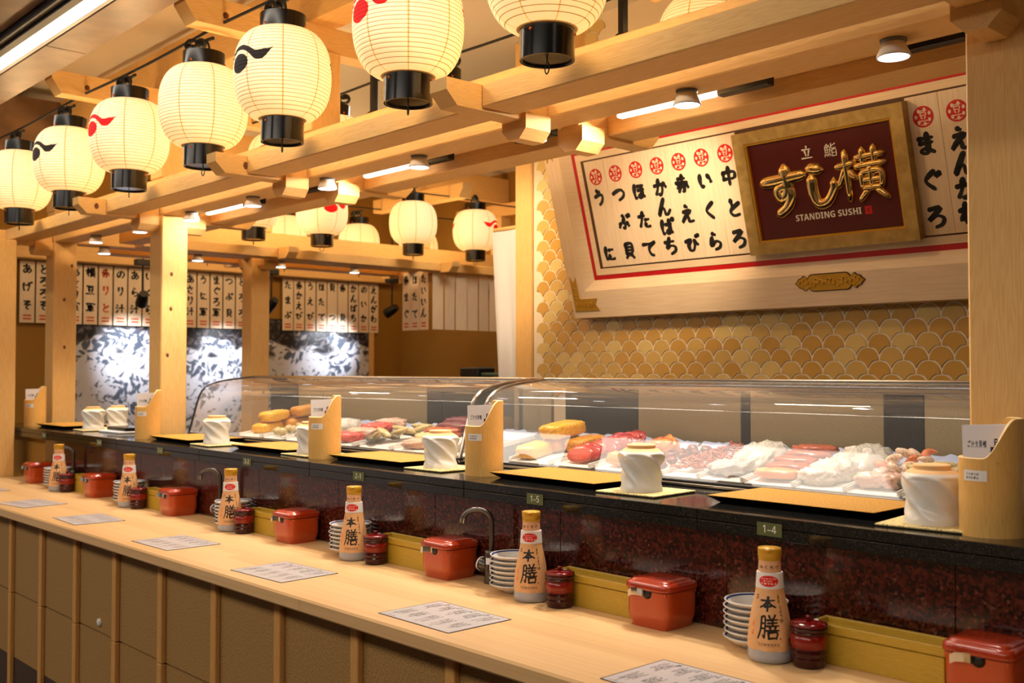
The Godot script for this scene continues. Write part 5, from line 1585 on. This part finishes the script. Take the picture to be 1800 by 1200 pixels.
# ------------------------------------------------------------------ the leaning menu board
func board() -> void:
	var up := Vector3(0, 0.9624, 0.2716)
	var bs := Basis(Vector3.RIGHT, up, Vector3.RIGHT.cross(up))
	var org := Vector3(-2.574, 1.673, -2.70)
	var t := thing("menu_board", org, "long pale wood menu board with red inner trim leaning out over the fish case", "menu board")
	t.transform = Transform3D(bs, org)
	var W := 2.06
	var H := 0.655
	# outer frame: a broad flat with a sloping inner moulding
	var fr := [[Vector2(0, -0.012), Vector2(W, -0.012), Vector2(W - 0.068, 0.070), Vector2(0.068, 0.070)], [Vector2(0, H), Vector2(W, H), Vector2(W - 0.068, H - 0.070), Vector2(0.068, H - 0.070)], [Vector2(0, -0.012), Vector2(0.068, 0.070), Vector2(0.068, H - 0.070), Vector2(0, H)], [Vector2(W, -0.012), Vector2(W - 0.068, 0.070), Vector2(W - 0.068, H - 0.070), Vector2(W, H)]]
	for i in 4:
		part(t, "frame_board", B.new().ext(PackedVector2Array(fr[i]), 0.045, lin(0, 0, -0.030)), M.frame if i < 2 else M.frame_y)
	part(t, "lower_bevel", B.new().ext(PackedVector2Array([Vector2(-0.034, 0.002), Vector2(0.015, 0.002), Vector2(0.015, -0.010), Vector2(-0.026, -0.024)]), W, Transform3D(Basis(Vector3(0, 0, 1), Vector3(0, 1, 0), Vector3(-1, 0, 0)), Vector3(W, -0.014, 0))), M.frame)
	var a := Vector2(0.068, 0.070)
	var b := Vector2(W - 0.068, H - 0.070)
	var c := Vector2(0.108, 0.103)
	var d := Vector2(W - 0.108, H - 0.103)
	var mold := B.new()
	var q := func(v: Vector2, z: float) -> Vector3: return Vector3(v.x, v.y, z)
	var ra := [a, Vector2(b.x, a.y), b, Vector2(a.x, b.y)]
	var rc := [c, Vector2(d.x, c.y), d, Vector2(c.x, d.y)]
	for i in 4:
		var j := (i + 1) % 4
		mold.poly([q.call(ra[i], 0.0149), q.call(ra[j], 0.0149), q.call(rc[j], -0.006), q.call(rc[i], -0.006)], Vector3(W / 2, H / 2, -3))
	part(t, "sloped_moulding", mold, M.frame)
	var ring := func(lo: Vector2, hi: Vector2, wd: float, z0: float, z1: float) -> B:
		return B.new().box(Vector3(lo.x, lo.y, z0), Vector3(hi.x, lo.y + wd, z1)).box(Vector3(lo.x, hi.y - wd, z0), Vector3(hi.x, hi.y, z1)).box(Vector3(lo.x, lo.y + wd, z0), Vector3(lo.x + wd, hi.y - wd, z1)).box(Vector3(hi.x - wd, lo.y + wd, z0), Vector3(hi.x, hi.y - wd, z1))
	part(t, "red_trim", ring.call(c, d, 0.016, -0.02, -0.0062), M.red_trim, "bright red line round the inner panel")
	part(t, "inner_frame", ring.call(c + Vector2(0.0165, 0.0165), d - Vector2(0.0165, 0.0165), 0.022, -0.02, -0.0042), M.frame)
	part(t, "backing", B.new().box(Vector3(0.01, 0.002, -0.034), Vector3(W - 0.01, H - 0.01, -0.0305)).box(Vector3(0.130, 0.125, -0.02), Vector3(W - 0.130, H - 0.125, -0.0045)), M.groove)
	# lettered slats: seven left of the sign, seven right of it
	var words := ["うに", "つぶ貝", "ほたて", "かんぱち", "赤えび", "いくら", "中とろ", "まぐろ", "えんがわ", "たこ", "いか", "あさり", "とろ", "ほたて"]
	for i in 14:
		var x := 0.163 + 0.0873 * (i % 7) if i < 7 else 1.2985 + 0.0873 * (i - 7) 
		if x + 0.0865 > W - 0.14:
			continue
		var y0 := 0.1465
		var y1 := H - 0.1465
		var s := part(t, "menu_slat", B.new().box(Vector3(x, y0, -0.0043), Vector3(x + 0.0866, y1, 0.0), 0.0006), M.strip, "pale wooden slat lettered %s" % words[i])
		var cx := x + 0.0436
		var seal := part(s, "red_seal", B.new().ext(circle(0.0275, 28, 1.0), 0.0006, lin(cx, y1 - 0.055, 0.0001)), M.red_ink, "round red seal")
		var marks := B.new()
		ink(marks, "豆", lin(cx, y1 - 0.053, 0.0010), 0.033, 0.10)
		for k in 7:
			var an := TAU * k / 7.0 + 0.4
			var o := Vector2(cos(an), sin(an)) * 0.0185
			marks.ext(circle(0.0040, 7, 1.3), 0.0003, lin(cx + o.x, y1 - 0.055 + o.y, 0.0008))
		marks.ext(PackedVector2Array([Vector2(-0.012, -0.0205), Vector2(0.004, -0.0225), Vector2(0.016, -0.0165), Vector2(0.004, -0.0190)]), 0.0003, lin(cx, y1 - 0.055, 0.0008))
		part(s, "seal_marks", marks, M.strip)
		var wd: String = words[i]
		var n := wd.length()
		for k in n:
			var f := 0.5 if n == 1 else float(k) / (n - 1)
			var lets := B.new()
			ink(lets, wd[k], lin(cx, lerpf(y1 - 0.126, y0 + 0.046, f), 0.0006), 0.060, 0.215, 1.0)
			part(s, "character", lets, M.ink, "black brush character %s" % wd[k])
	# gilt fittings
	for k in 2:
		var y := 0.0 if k == 0 else H
		var s := 1.0 if k == 0 else -1.0
		var cp := PackedVector2Array([Vector2(0.012, -0.004), Vector2(0.128, -0.004), Vector2(0.112, 0.018), Vector2(0.124, 0.040), Vector2(0.047, 0.040), Vector2(0.040, 0.047), Vector2(0.040, 0.118), Vector2(0.026, 0.098), Vector2(0.012, 0.122)])
		if k == 1:
			for i in cp.size():
				cp[i] = Vector2(cp[i].x, -cp[i].y)
		var f := part(t, "corner_fitting", B.new().ext(cp, 0.003, lin(0, y + 0.004 * s, 0.0152), 0.0008), M.fitting, "embossed gilt corner fitting")
		var rel := B.new()
		for i in 7:
			var u := 0.022 + 0.014 * i
			rel.tube([Vector3(u, y + s * 0.012, 0.0183), Vector3(u + 0.006, y + s * 0.022, 0.0196), Vector3(u + 0.002, y + s * 0.032, 0.0183)], 0.0016, 6)
			if i < 5:
				rel.tube([Vector3(0.018, y + s * (0.046 + 0.012 * i), 0.0183), Vector3(0.028, y + s * (0.050 + 0.012 * i), 0.0196), Vector3(0.034, y + s * (0.046 + 0.012 * i), 0.0183)], 0.0015, 6)
		part(f, "relief", rel, M.fitting)
	var em := PackedVector2Array()
	for q2 in [[-0.112, 0], [-0.104, 0.006], [-0.098, 0.014], [-0.088, 0.017], [-0.082, 0.023], [-0.074, 0.020], [-0.071, 0.012], [-0.060, 0.024], [-0.052, 0.026], [0.052, 0.026], [0.060, 0.024], [0.071, 0.012], [0.074, 0.020], [0.082, 0.023], [0.088, 0.017], [0.098, 0.014], [0.104, 0.006], [0.112, 0]]:
		em.append(Vector2(q2[0], q2[1]))
	for i in range(16, 0, -1):
		em.append(Vector2(em[i].x, -em[i].y))
	part(t, "emblem_outline", B.new().ext(em, 0.0015, lin(1.017, 0.045, 0.0152)), M.groove)
	var em2 := PackedVector2Array()
	for v in em:
		em2.append(v * Vector2(0.965, 0.88))
	var ef := part(t, "emblem", B.new().ext(em2, 0.003, lin(1.017, 0.045, 0.0155), 0.0006), M.fitting, "embossed gilt plaque on the lower frame")
	var er := B.new()
	var rr := RandomNumberGenerator.new()
	rr.seed = 3
	for i in 15:
		var cx := -0.088 + 0.0125 * i
		var cy := 0.006 * sin(i * 1.9)
		var path := []
		for k in 8:
			var an := TAU * k / 7.0 * 0.8 + i
			path.append(Vector3(1.017 + cx + 0.0065 * cos(an), 0.045 + cy + 0.0085 * sin(an), 0.0188))
		er.tube(path, 0.0022, 6)
	part(ef, "scrollwork", er, M.fitting)
	# the shop sign set over the slats
	var g := thing("shop_sign", org, "gilt framed maroon shop sign reading STANDING SUSHI in the middle of the menu board", "sign")
	g.transform = Transform3D(bs, org + bs * Vector3(1.043, 0.322, 0.001))
	var gw := 0.262
	var gh := 0.180
	var iw := 0.226
	var ih := 0.146
	for i in 4:
		var o := [Vector2(-gw, -gh), Vector2(gw, -gh), Vector2(gw, gh), Vector2(-gw, gh)]
		var n := [Vector2(-iw, -ih), Vector2(iw, -ih), Vector2(iw, ih), Vector2(-iw, ih)]
		var j := (i + 1) % 4
		var fb := B.new()
		var z0 := 0.0
		var z1 := 0.030
		var cc := Vector3((o[i].x + o[j].x) * 0.45, (o[i].y + o[j].y) * 0.45, 0.015)
		fb.poly([q.call(o[i], z1), q.call(o[j], z1), q.call(n[j], z1 - 0.002), q.call(n[i], z1 - 0.002)], cc - Vector3(0, 0, 1))
		fb.poly([q.call(o[i], z0), q.call(o[j], z0), q.call(o[j], z1), q.call(o[i], z1)], cc)
		fb.poly([q.call(n[i], z0), q.call(n[j], z0), q.call(n[j], z1 - 0.002), q.call(n[i], z1 - 0.002)], cc)
		fb.poly([q.call(o[i], z0), q.call(o[j], z0), q.call(n[j], z0), q.call(n[i], z0)], cc + Vector3(0, 0, 1))
		part(g, "gilt_frame", fb, M.gold_leaf)
	part(g, "gilt_bead", ring.call(Vector2(-iw, -ih), Vector2(iw, ih), 0.006, 0.010, 0.024), M.fitting)
	part(g, "panel", B.new().box(Vector3(-iw + 0.006, -ih + 0.006, 0.004), Vector3(iw - 0.006, ih - 0.006, 0.016), 0.0), M.maroon, "dark maroon lacquered panel")
	var big := [["す", -0.122, -0.005, 0.148], ["し", -0.010, -0.006, 0.128], ["横", 0.118, 0.012, 0.150]]
	for k in big:
		var lb := B.new()
		carve(lb, k[0], Transform3D(Basis(), Vector3(k[1], k[2], 0.0160)), k[3], 0.27 if k[0] != "横" else 0.15, 0.013)
		part(g, "raised_character", lb, M.gold, "plump raised gold character %s" % k[0])
	for k in [["立", -0.034, 0.092], ["鮨", 0.038, 0.088]]:
		var lb := B.new()
		ink(lb, k[0], lin(k[1], k[2], 0.0164), 0.039, 0.12 if k[0] == "立" else 0.072)
		part(g, "small_character", lb, M.white_ink, "white character %s" % k[0])
	var tm := TextMesh.new()
	var fnt := SystemFont.new()
	fnt.font_names = PackedStringArray(["Droid Sans"])
	fnt.font_weight = 700
	tm.font = fnt
	tm.text = "STANDING SUSHI"
	tm.font_size = 40
	tm.pixel_size = 0.00062
	tm.depth = 0.0008
	var wt := part(g, "wordmark", tm, M.white_ink, "white capitals STANDING SUSHI")
	wt.position = Vector3(0.002, -0.0865, 0.0166)
	var sp := part(g, "red_stamp", B.new().box(Vector3(0.114, -0.098, 0.0162), Vector3(0.134, -0.076, 0.0168)), M.red_ink, "small square red stamp")
	var sm := B.new()
	ink(sm, "軍", lin(0.124, -0.087, 0.0171), 0.016, 0.06)
	part(sp, "stamp_marks", sm, M.maroon)

func circle(r: float, n: int, sy := 1.0) -> PackedVector2Array:
	var p := PackedVector2Array()
	for i in n:
		p.append(Vector2(cos(TAU * i / n) * r, sin(TAU * i / n) * r * sy))
	return p


# ------------------------------------------------------------------ lanterns
var body_mesh: ArrayMesh

func paper_r(t: float) -> float:
	var k := pow(1.0 - pow(absf(2.0 * t - 1.0), 2.35), 0.5)
	return 0.0555 + (0.1255 - 0.0555) * k

func make_lantern() -> Node3D:
	var t := thing("paper_lantern", Vector3.ZERO, "", "lantern", "round paper lanterns")
	var f := func(u: float, v: float) -> Vector3:
		var a := TAU * u
		var r := paper_r(v) + 0.0011 * absf(sin(v * RIBS * PI))
		return Vector3(r * cos(a), 0.060 + 0.237 * v, -r * sin(a))
	if body_mesh == null:
		body_mesh = B.new().grid(f, 56, RIBS * 4).done()
	part(t, "paper_shade", body_mesh, M.paper_plain, "glowing ribbed paper shade")
	var lo := part(t, "lower_ring", B.new().lathe([Vector2(0, 0.004), Vector2(0.050, 0.004), Vector2(0.050, 0.004), Vector2(0.050, 0.0), Vector2(0.0555, 0.0), Vector2(0.0555, 0.0), Vector2(0.0560, 0.061), Vector2(0.0560, 0.061), Vector2(0.048, 0.0612)], 40), M.lantern_wood, "glossy black wooden ring")
	var hi := part(t, "upper_ring", B.new().lathe([Vector2(0.050, 0.2955), Vector2(0.0590, 0.2955), Vector2(0.0590, 0.2955), Vector2(0.0595, 0.339), Vector2(0.0595, 0.339), Vector2(0.053, 0.3392), Vector2(0.052, 0.297)], 40), M.lantern_wood, "black wooden ring")
	for k in 3:
		var a := 0.7 + TAU * k / 3.0
		for z in 2:
			var rv := part([lo, hi][z], "rivet", B.new().lump(Vector3(0, 0, 0), Vector3(0.0035, 0.0035, 0.0035), 2.0, 0.0, 1, Transform3D(), 8, 6), M.copper)
			var y: float = [0.050, 0.3065][z]
			rv.position = Vector3(cos(a), 0, -sin(a)) * [0.0558, 0.0592][z] + Vector3(0, y, 0)
	# bail, hook below and the cord that ties it to the rail
	var bail := []
	for k in 13:
		var a := PI * k / 12.0
		bail.append(Vector3(0.036 * cos(a), 0.328 + 0.050 * sin(a), 0.012 * cos(a)))
	part(t, "bail", B.new().tube(bail, 0.0032, 8), M.wire)
	var hook := []
	for k in 14:
		var a := TAU * k / 14.0
		hook.append(Vector3(0.010 * cos(a), -0.014 + 0.011 * sin(a), 0.004 * cos(a)))
	part(t, "hook", B.new().tube(hook, 0.0014, 6, true).tube([Vector3(0, 0.004, 0), Vector3(0, -0.003, 0)], 0.0014, 6), M.wire)
	var cord := []
	for k in 30:                                # a bow of twisted cord: two coils and the ends
		var a := k * 0.62
		var c := Vector3(-0.034, 0.366, 0.012) if k < 16 else Vector3(-0.006, 0.370, -0.004)
		var r := 0.020 if k < 16 else 0.013
		cord.append(c + Vector3(r * cos(a), r * 0.75 * sin(a), 0.006 * sin(a * 0.5) + 0.001 * k * 0.3))
	part(t, "hanging_cord", B.new().tube(cord, 0.0055, 7).tube([Vector3(-0.040, 0.366, -0.004), Vector3(0, 0.376, 0.0), Vector3(0.035, 0.381, -0.002)], 0.0055, 8), M.cord)
	return t

func hang(at: Vector3, kind: String, turn: float, sc: float, label: String, lit := 1.0) -> void:
	var o := again("paper_lantern", at, label, turn, make_lantern)
	(o.get_node("paper_shade") as MeshInstance3D).material_override = M["paper_" + kind]
	o.scale = Vector3(sc, 1.0, sc)
	for c in o.get_children():
		if c is Light3D:
			c.queue_free()
	omni(o, Vector3(0.0, 0.165, 0.0), 0.072 * lit, Color(1.0, 0.85, 0.62), 0.03)

func lanterns() -> void:
	var fr := [[-1.432, "plain", 0.0, 0.97, "plain paper lantern cut by the top edge above the counter, nearest of the front row"], [-1.878, "red", -0.12, 1.0, "paper lantern with a large red eye mark over the middle of the counter"], [-2.427, "black", 0.0, 1.01, "paper lantern with a black eye mark right of a plain one"], [-2.880, "plain", 0.3, 1.02, "plain paper lantern between the black and the red marked ones"], [-3.415, "red", 0.0, 1.02, "paper lantern with a red eye mark left of a plain one"], [-3.960, "black", 0.05, 1.0, "paper lantern with a black eye mark near the left end of the front row"], [-4.515, "plain", 0.0, 1.0, "plain paper lantern at the left end of the front row"], [-0.95, "black", 0.0, 1.0, "paper lantern at the right end of the front row"]]
	for l in fr:
		if l[0] < -1.0:
			hang(Vector3(l[0], 2.062, -1.42), l[1], l[2], l[3], l[4])
	var inn := [-1.575, -2.63, -3.27, -3.66, -4.42]
	for i in inn.size():
		hang(Vector3(inn[i], 2.10, -2.13), "plain" if i % 2 == 0 else "red", PI + 0.2 * i, 1.0, "plain backed paper lantern inside the front run, %s from the right" % ORD[i], 1.0)
	var far := [[-2.56, "plain", 0.0, "far lantern half hidden behind the front rail above the left of the case"], [-2.955, "red", 1.35, "far lantern with a red eye mark facing the kitchen"], [-3.55, "plain", 0.0, "far plain lantern in the middle of the side row"], [-4.01, "red", 2.04, "far lantern with a red eye mark at its right edge"]]
	for i in far.size():
		hang(Vector3(-4.645, 2.105, far[i][0]), far[i][1], far[i][2], 1.06, far[i][3], 0.9)
	var out := [-2.30, -2.66, -3.14, -3.66, -4.12]
	for i in out.size():
		hang(Vector3(-5.335, 2.06, out[i]), "plain", 0.0, 1.0, "paper lantern on the outer face of the side run, %s from the corner" % ORD[i], 0.9)

# ------------------------------------------------------------------ bulbs and light tubes
func make_bulb() -> Node3D:
	var t := thing("spot_bulb", Vector3.ZERO, "", "bulb", "spot bulbs under the beams")
	part(t, "socket", B.new().lathe([Vector2(0, -0.0048), Vector2(0.0225, -0.0048), Vector2(0.0235, -0.0025), Vector2(0.0235, -0.0003), Vector2(0, -0.0003)], 24), M.grey)
	part(t, "shade", B.new().lathe([Vector2(0.0265, -0.0320), Vector2(0.0295, -0.0318), Vector2(0.0290, -0.0270), Vector2(0.0235, -0.0150), Vector2(0.0195, -0.0050), Vector2(0, -0.0049)], 28), M.lamp_white)
	part(t, "lens", B.new().lathe([Vector2(0, -0.0340), Vector2(0.018, -0.0336), Vector2(0.0268, -0.0322), Vector2(0.0268, -0.0300), Vector2(0, -0.0300)], 28), M.lens, "bright white lens")
	return t

func bulbs() -> void:
	for i in 9:
		var x := -0.892 - 0.4595 * i
		var o := again("spot_bulb", Vector3(x, 2.05, PL), "white spot bulb under the front beam, %s from the right end" % ORD[i], 0.0, make_bulb)
		spot(o, Vector3(0, -0.036, 0), Vector3(0, -1, 0.02), 0.38, Color(1.0, 0.95, 0.88), 38.0, 0.025, 0.9)
	for i in 4:
		var z := -1.953 - 0.4775 * i
		var o := again("spot_bulb", Vector3(-4.98, 2.05, z), "white spot bulb under the side beam, %s from the corner" % ORD[i], 0.0, make_bulb)
		for c in o.get_children():
			if c is Light3D:
				c.queue_free()
		spot(o, Vector3(0, -0.036, 0), Vector3(0, -1, 0.02), 0.38, Color(1.0, 0.95, 0.88), 38.0, 0.025, 0.9)
	# light tubes between the beam and the inner rail
	for i in 3:
		var x0: float = BR[i + 1] + 0.11
		var at := Vector3(x0 + 0.19, 2.068, -1.862)
		var t := thing("light_tube", at, "slim white light tube behind the front beam, %s bay from the right" % ORD[i], "light tube", "light tubes behind the beam")
		part(t, "tube", B.new().box(Vector3(-0.19, -0.010, -0.011), Vector3(0.09, 0.006, 0.011), 0.003), M.tube_light)
		part(t, "driver", B.new().box(Vector3(0.10, -0.014, -0.012), Vector3(0.23, 0.010, 0.012), 0.002), M.black)
		part(t, "mounting_board", B.new().box(Vector3(-0.20, 0.0105, -0.045), Vector3(0.66, 0.026, 0.050), 0.001), M.wx)
		part(t, "driver", B.new().box(Vector3(0.50, -0.014, -0.012), Vector3(0.64, 0.010, 0.012), 0.002), M.black)
		area("tube_area_light", at + Vector3(-0.05, -0.012, 0), Vector2(0.28, 0.02), [0.95, 0.9, 0.5][i], Color(1.0, 0.94, 0.85), Vector3(0, -1, 0.5))
	# black track spotlights above the beams, aimed at the board
	var sp := [[-1.655, "black track spotlight between the lanterns above the right of the counter", Vector3(-2.05, 1.93, -2.60)], [-2.69, "black track spotlight behind the red marked lantern", Vector3(-2.95, 1.9, -2.75)]]
	for s in sp:
		var at := Vector3(s[0], 2.42, -1.90)
		var t := thing("track_spotlight", at, s[1], "spotlight", "track spotlights")
		var d: Vector3 = ((s[2] as Vector3) - (at + Vector3(0, -0.17, 0))).normalized()
		part(t, "stem", B.new().box(Vector3(-0.008, -0.17, -0.012), Vector3(0.008, 0.32, 0.012), 0.003), M.black)
		part(t, "pivot", B.new().lump(Vector3(0, -0.17, 0), Vector3(0.017, 0.017, 0.017)), M.black)
		var c := Vector3(0, -0.17, 0)
		part(t, "barrel", B.new().tube([c - d * 0.02, c + d * 0.005, c + d * 0.075], [0.020, 0.027, 0.030], 20), M.black)
		part(t, "lamp_lens", B.new().tube([c + d * 0.0755, c + d * 0.0775], 0.025, 20), M.lens)
		spot(t, c + d * 0.082, d, 1.1, Color(1.0, 0.88, 0.72), 26.0, 0.03, 1.0)

# ------------------------------------------------------------------ the far, left side of the shop
func slat(at: Vector3, word: String, m: Material, turn: float, label: String, group: String, blank := false) -> void:
	var t := thing("hanging_slat", at, label, "menu slat", group, turn)
	part(t, "wood", B.new().box(Vector3(-0.0395, 0, -0.003), Vector3(0.0395, 0.345, 0.003), 0.0008), M.strip)
	if blank:
		return
	var n := word.length()
	for k in n:
		var f := 0.5 if n == 1 else float(k) / (n - 1)
		var b := B.new()
		ink(b, word[k], lin(0, lerpf(0.300, 0.098, f), 0.0034), minf(0.056, 0.26 / n), 0.18)
		part(t, "character", b, m)
	for k in 2:
		part(t, "price_line", B.new().box(Vector3(-0.022, 0.018 + 0.018 * k, 0.0031), Vector3(0.022, 0.027 + 0.018 * k, 0.0034)), M.orange_ink)

func far_side() -> void:
	# print of surf on the left wall, framed at its right edge
	var pz0 := -2.10
	var pz1 := -4.26
	var t := thing("surf_print", Vector3(-6.095, 0.5, (pz0 + pz1) / 2), "large black and white print of breaking surf on the far wall", "mural")
	var hz := (pz0 - pz1) / 2
	part(t, "panel", B.new().box(Vector3(-0.004, 0, -hz), Vector3(0.008, 1.30, hz)), M.case_dark)
	part(t, "picture", B.new().grid(func(u: float, v: float) -> Vector3: return Vector3(0.0092, lerpf(0.55, 1.295, v), lerpf(hz, -hz, u)), 1, 1), M.surf)
	part(t, "edge_trim", B.new().box(Vector3(-0.004, 0, -hz - 0.036), Vector3(0.026, 1.30, -hz - 0.001), 0.002), M.wy)
	# lettered slats along the left wall under a pine beam
	block("wall_beam", Vector3(-6.098, 2.075, -4.45), Vector3(-5.96, 2.20, -1.65), M.wz, 0.003, "pine beam above the lettered slats on the far left wall", "beam", "pergola beams")
	var words := ["あげそ", "とろろそ", "まぐろ", "あさり軍", "納豆軍", "売りと", "のり汁", "あら汁", "いくら", "えび汁", "たこ", "あさり汁", "うに軍", "まぐろ軍", "つぶ貝", "とろろ"]
	var z := -1.955
	var i := 0
	while z > -3.36:
		var wd: String = words[i % words.size()].replace("納", "横").replace("売", "赤").replace("こ", "に")
		slat(Vector3(-6.07, 1.725, z), wd, M.orange_ink if i == 5 else M.ink, PI / 2, "far wooden menu slat under the wall beam, %s from the left end%s" % [ORD[mini(i, 15)] if i < 16 else "last", ", lettered in red" if i == 5 else ""], "slats on the far left wall")
		z -= 0.0872
		i += 1
	z = -3.54
	var j := 0
	var w2 := ["えんがわ", "たまご", "あかえび", "うえび", "ほたて", "真つ", "赤貝", "かんぱち", "のいか"]
	var zz := [-3.385, -3.60, -3.685, -3.772, -3.86, -3.945, -4.03, -4.118, -4.205, -4.29]
	for k in zz.size():
		var wd: String = w2[k % 9].replace("真", "貝").replace("あ", "赤").replace("ご", "ぶ")
		slat(Vector3(-6.07, 1.725, zz[k]), wd, M.ink, PI / 2, "far wooden menu slat beyond the side post, %s from that post" % ORD[k], "slats on the far left wall")
	# the corner by the kitchen: lettered slats to the front, blank backs along the side rail
	for k in 3:
		slat(Vector3(-4.865 - 0.084 * k, 1.70, -3.80), ["たいさん", "ほたて", "赤まぐ"][k].replace("さ", "い"), M.ink, 0.0, "lettered slat at the corner of the hanging blank slats, %s from the right" % ORD[k], "slats at the kitchen corner")
	for k in 6:
		slat(Vector3(-4.772 , 1.70, -3.83 - 0.089 * k), "", M.ink, PI / 2 + 0.10 * sin(k * 2.0), "blank backed wooden slat hanging under the side rail, %s from the corner" % ORD[k], "blank slats under the side rail", true)
	# small black spotlights that light the wall
	var lights := [[-5.62, -2.42, Vector3(-6.1, 1.55, -2.55)], [-5.62, -3.22, Vector3(-6.1, 1.50, -3.12)], [-5.62, -4.12, Vector3(-6.1, 1.60, -3.95)]]
	for k in lights.size():
		var at := Vector3(lights[k][0], 2.02, lights[k][1])
		var s := thing("wall_spotlight", at, "small black spotlight on a drop rod before the far wall, %s from the corner" % ORD[k], "spotlight", "spotlights before the far wall")
		part(s, "rod", B.new().tube([Vector3(0, -0.14, 0), Vector3(0, 0.72, 0)], 0.006, 8), M.black)
		part(s, "plate", B.new().box(Vector3(-0.02, 0.02, -0.045), Vector3(0.02, 0.055, 0.045), 0.004), M.black)
		var c := Vector3(0, -0.16, 0)
		var d: Vector3 = ((lights[k][2] as Vector3) - (at + c)).normalized()
		part(s, "barrel", B.new().tube([c - d * 0.045, c - d * 0.01, c + d * 0.05], [0.022, 0.030, 0.034], 18), M.black)
		part(s, "lamp_lens", B.new().tube([c + d * 0.0505, c + d * 0.053], 0.028, 18), M.lens)
		spot(s, c + d * 0.058, d, 0.85, Color(0.93, 0.96, 1.0), 30.0, 0.03, 1.0)
	# curtain at the kitchen doorway
	part_curtain()

func part_curtain() -> void:
	var t := thing("doorway_curtain", Vector3(-3.045, 1.40, -2.815), "white cloth curtain hanging beside the tile wall post", "curtain")
	part(t, "cloth", B.new().grid(func(u: float, v: float) -> Vector3: return Vector3(lerpf(-0.092, 0.090, u) - 0.04 * (v - 0.5) * (1.0 - u), lerpf(0.03, 0.62, v), 0.012 * sin(u * 11.0) * (1.2 - v)), 24, 8).grid(func(u: float, v: float) -> Vector3: return Vector3(lerpf(-0.092, 0.090, u) - 0.04 * (v - 0.5) * (1.0 - u), lerpf(0.03, 0.62, v), 0.012 * sin(u * 11.0) * (1.2 - v) - 0.002), 24, 8, 2, true), M.white_cloth)
	part(t, "rod", B.new().tube([Vector3(-0.10, 0.628, 0), Vector3(0.0995, 0.628, 0)], 0.008, 10), M.wx)
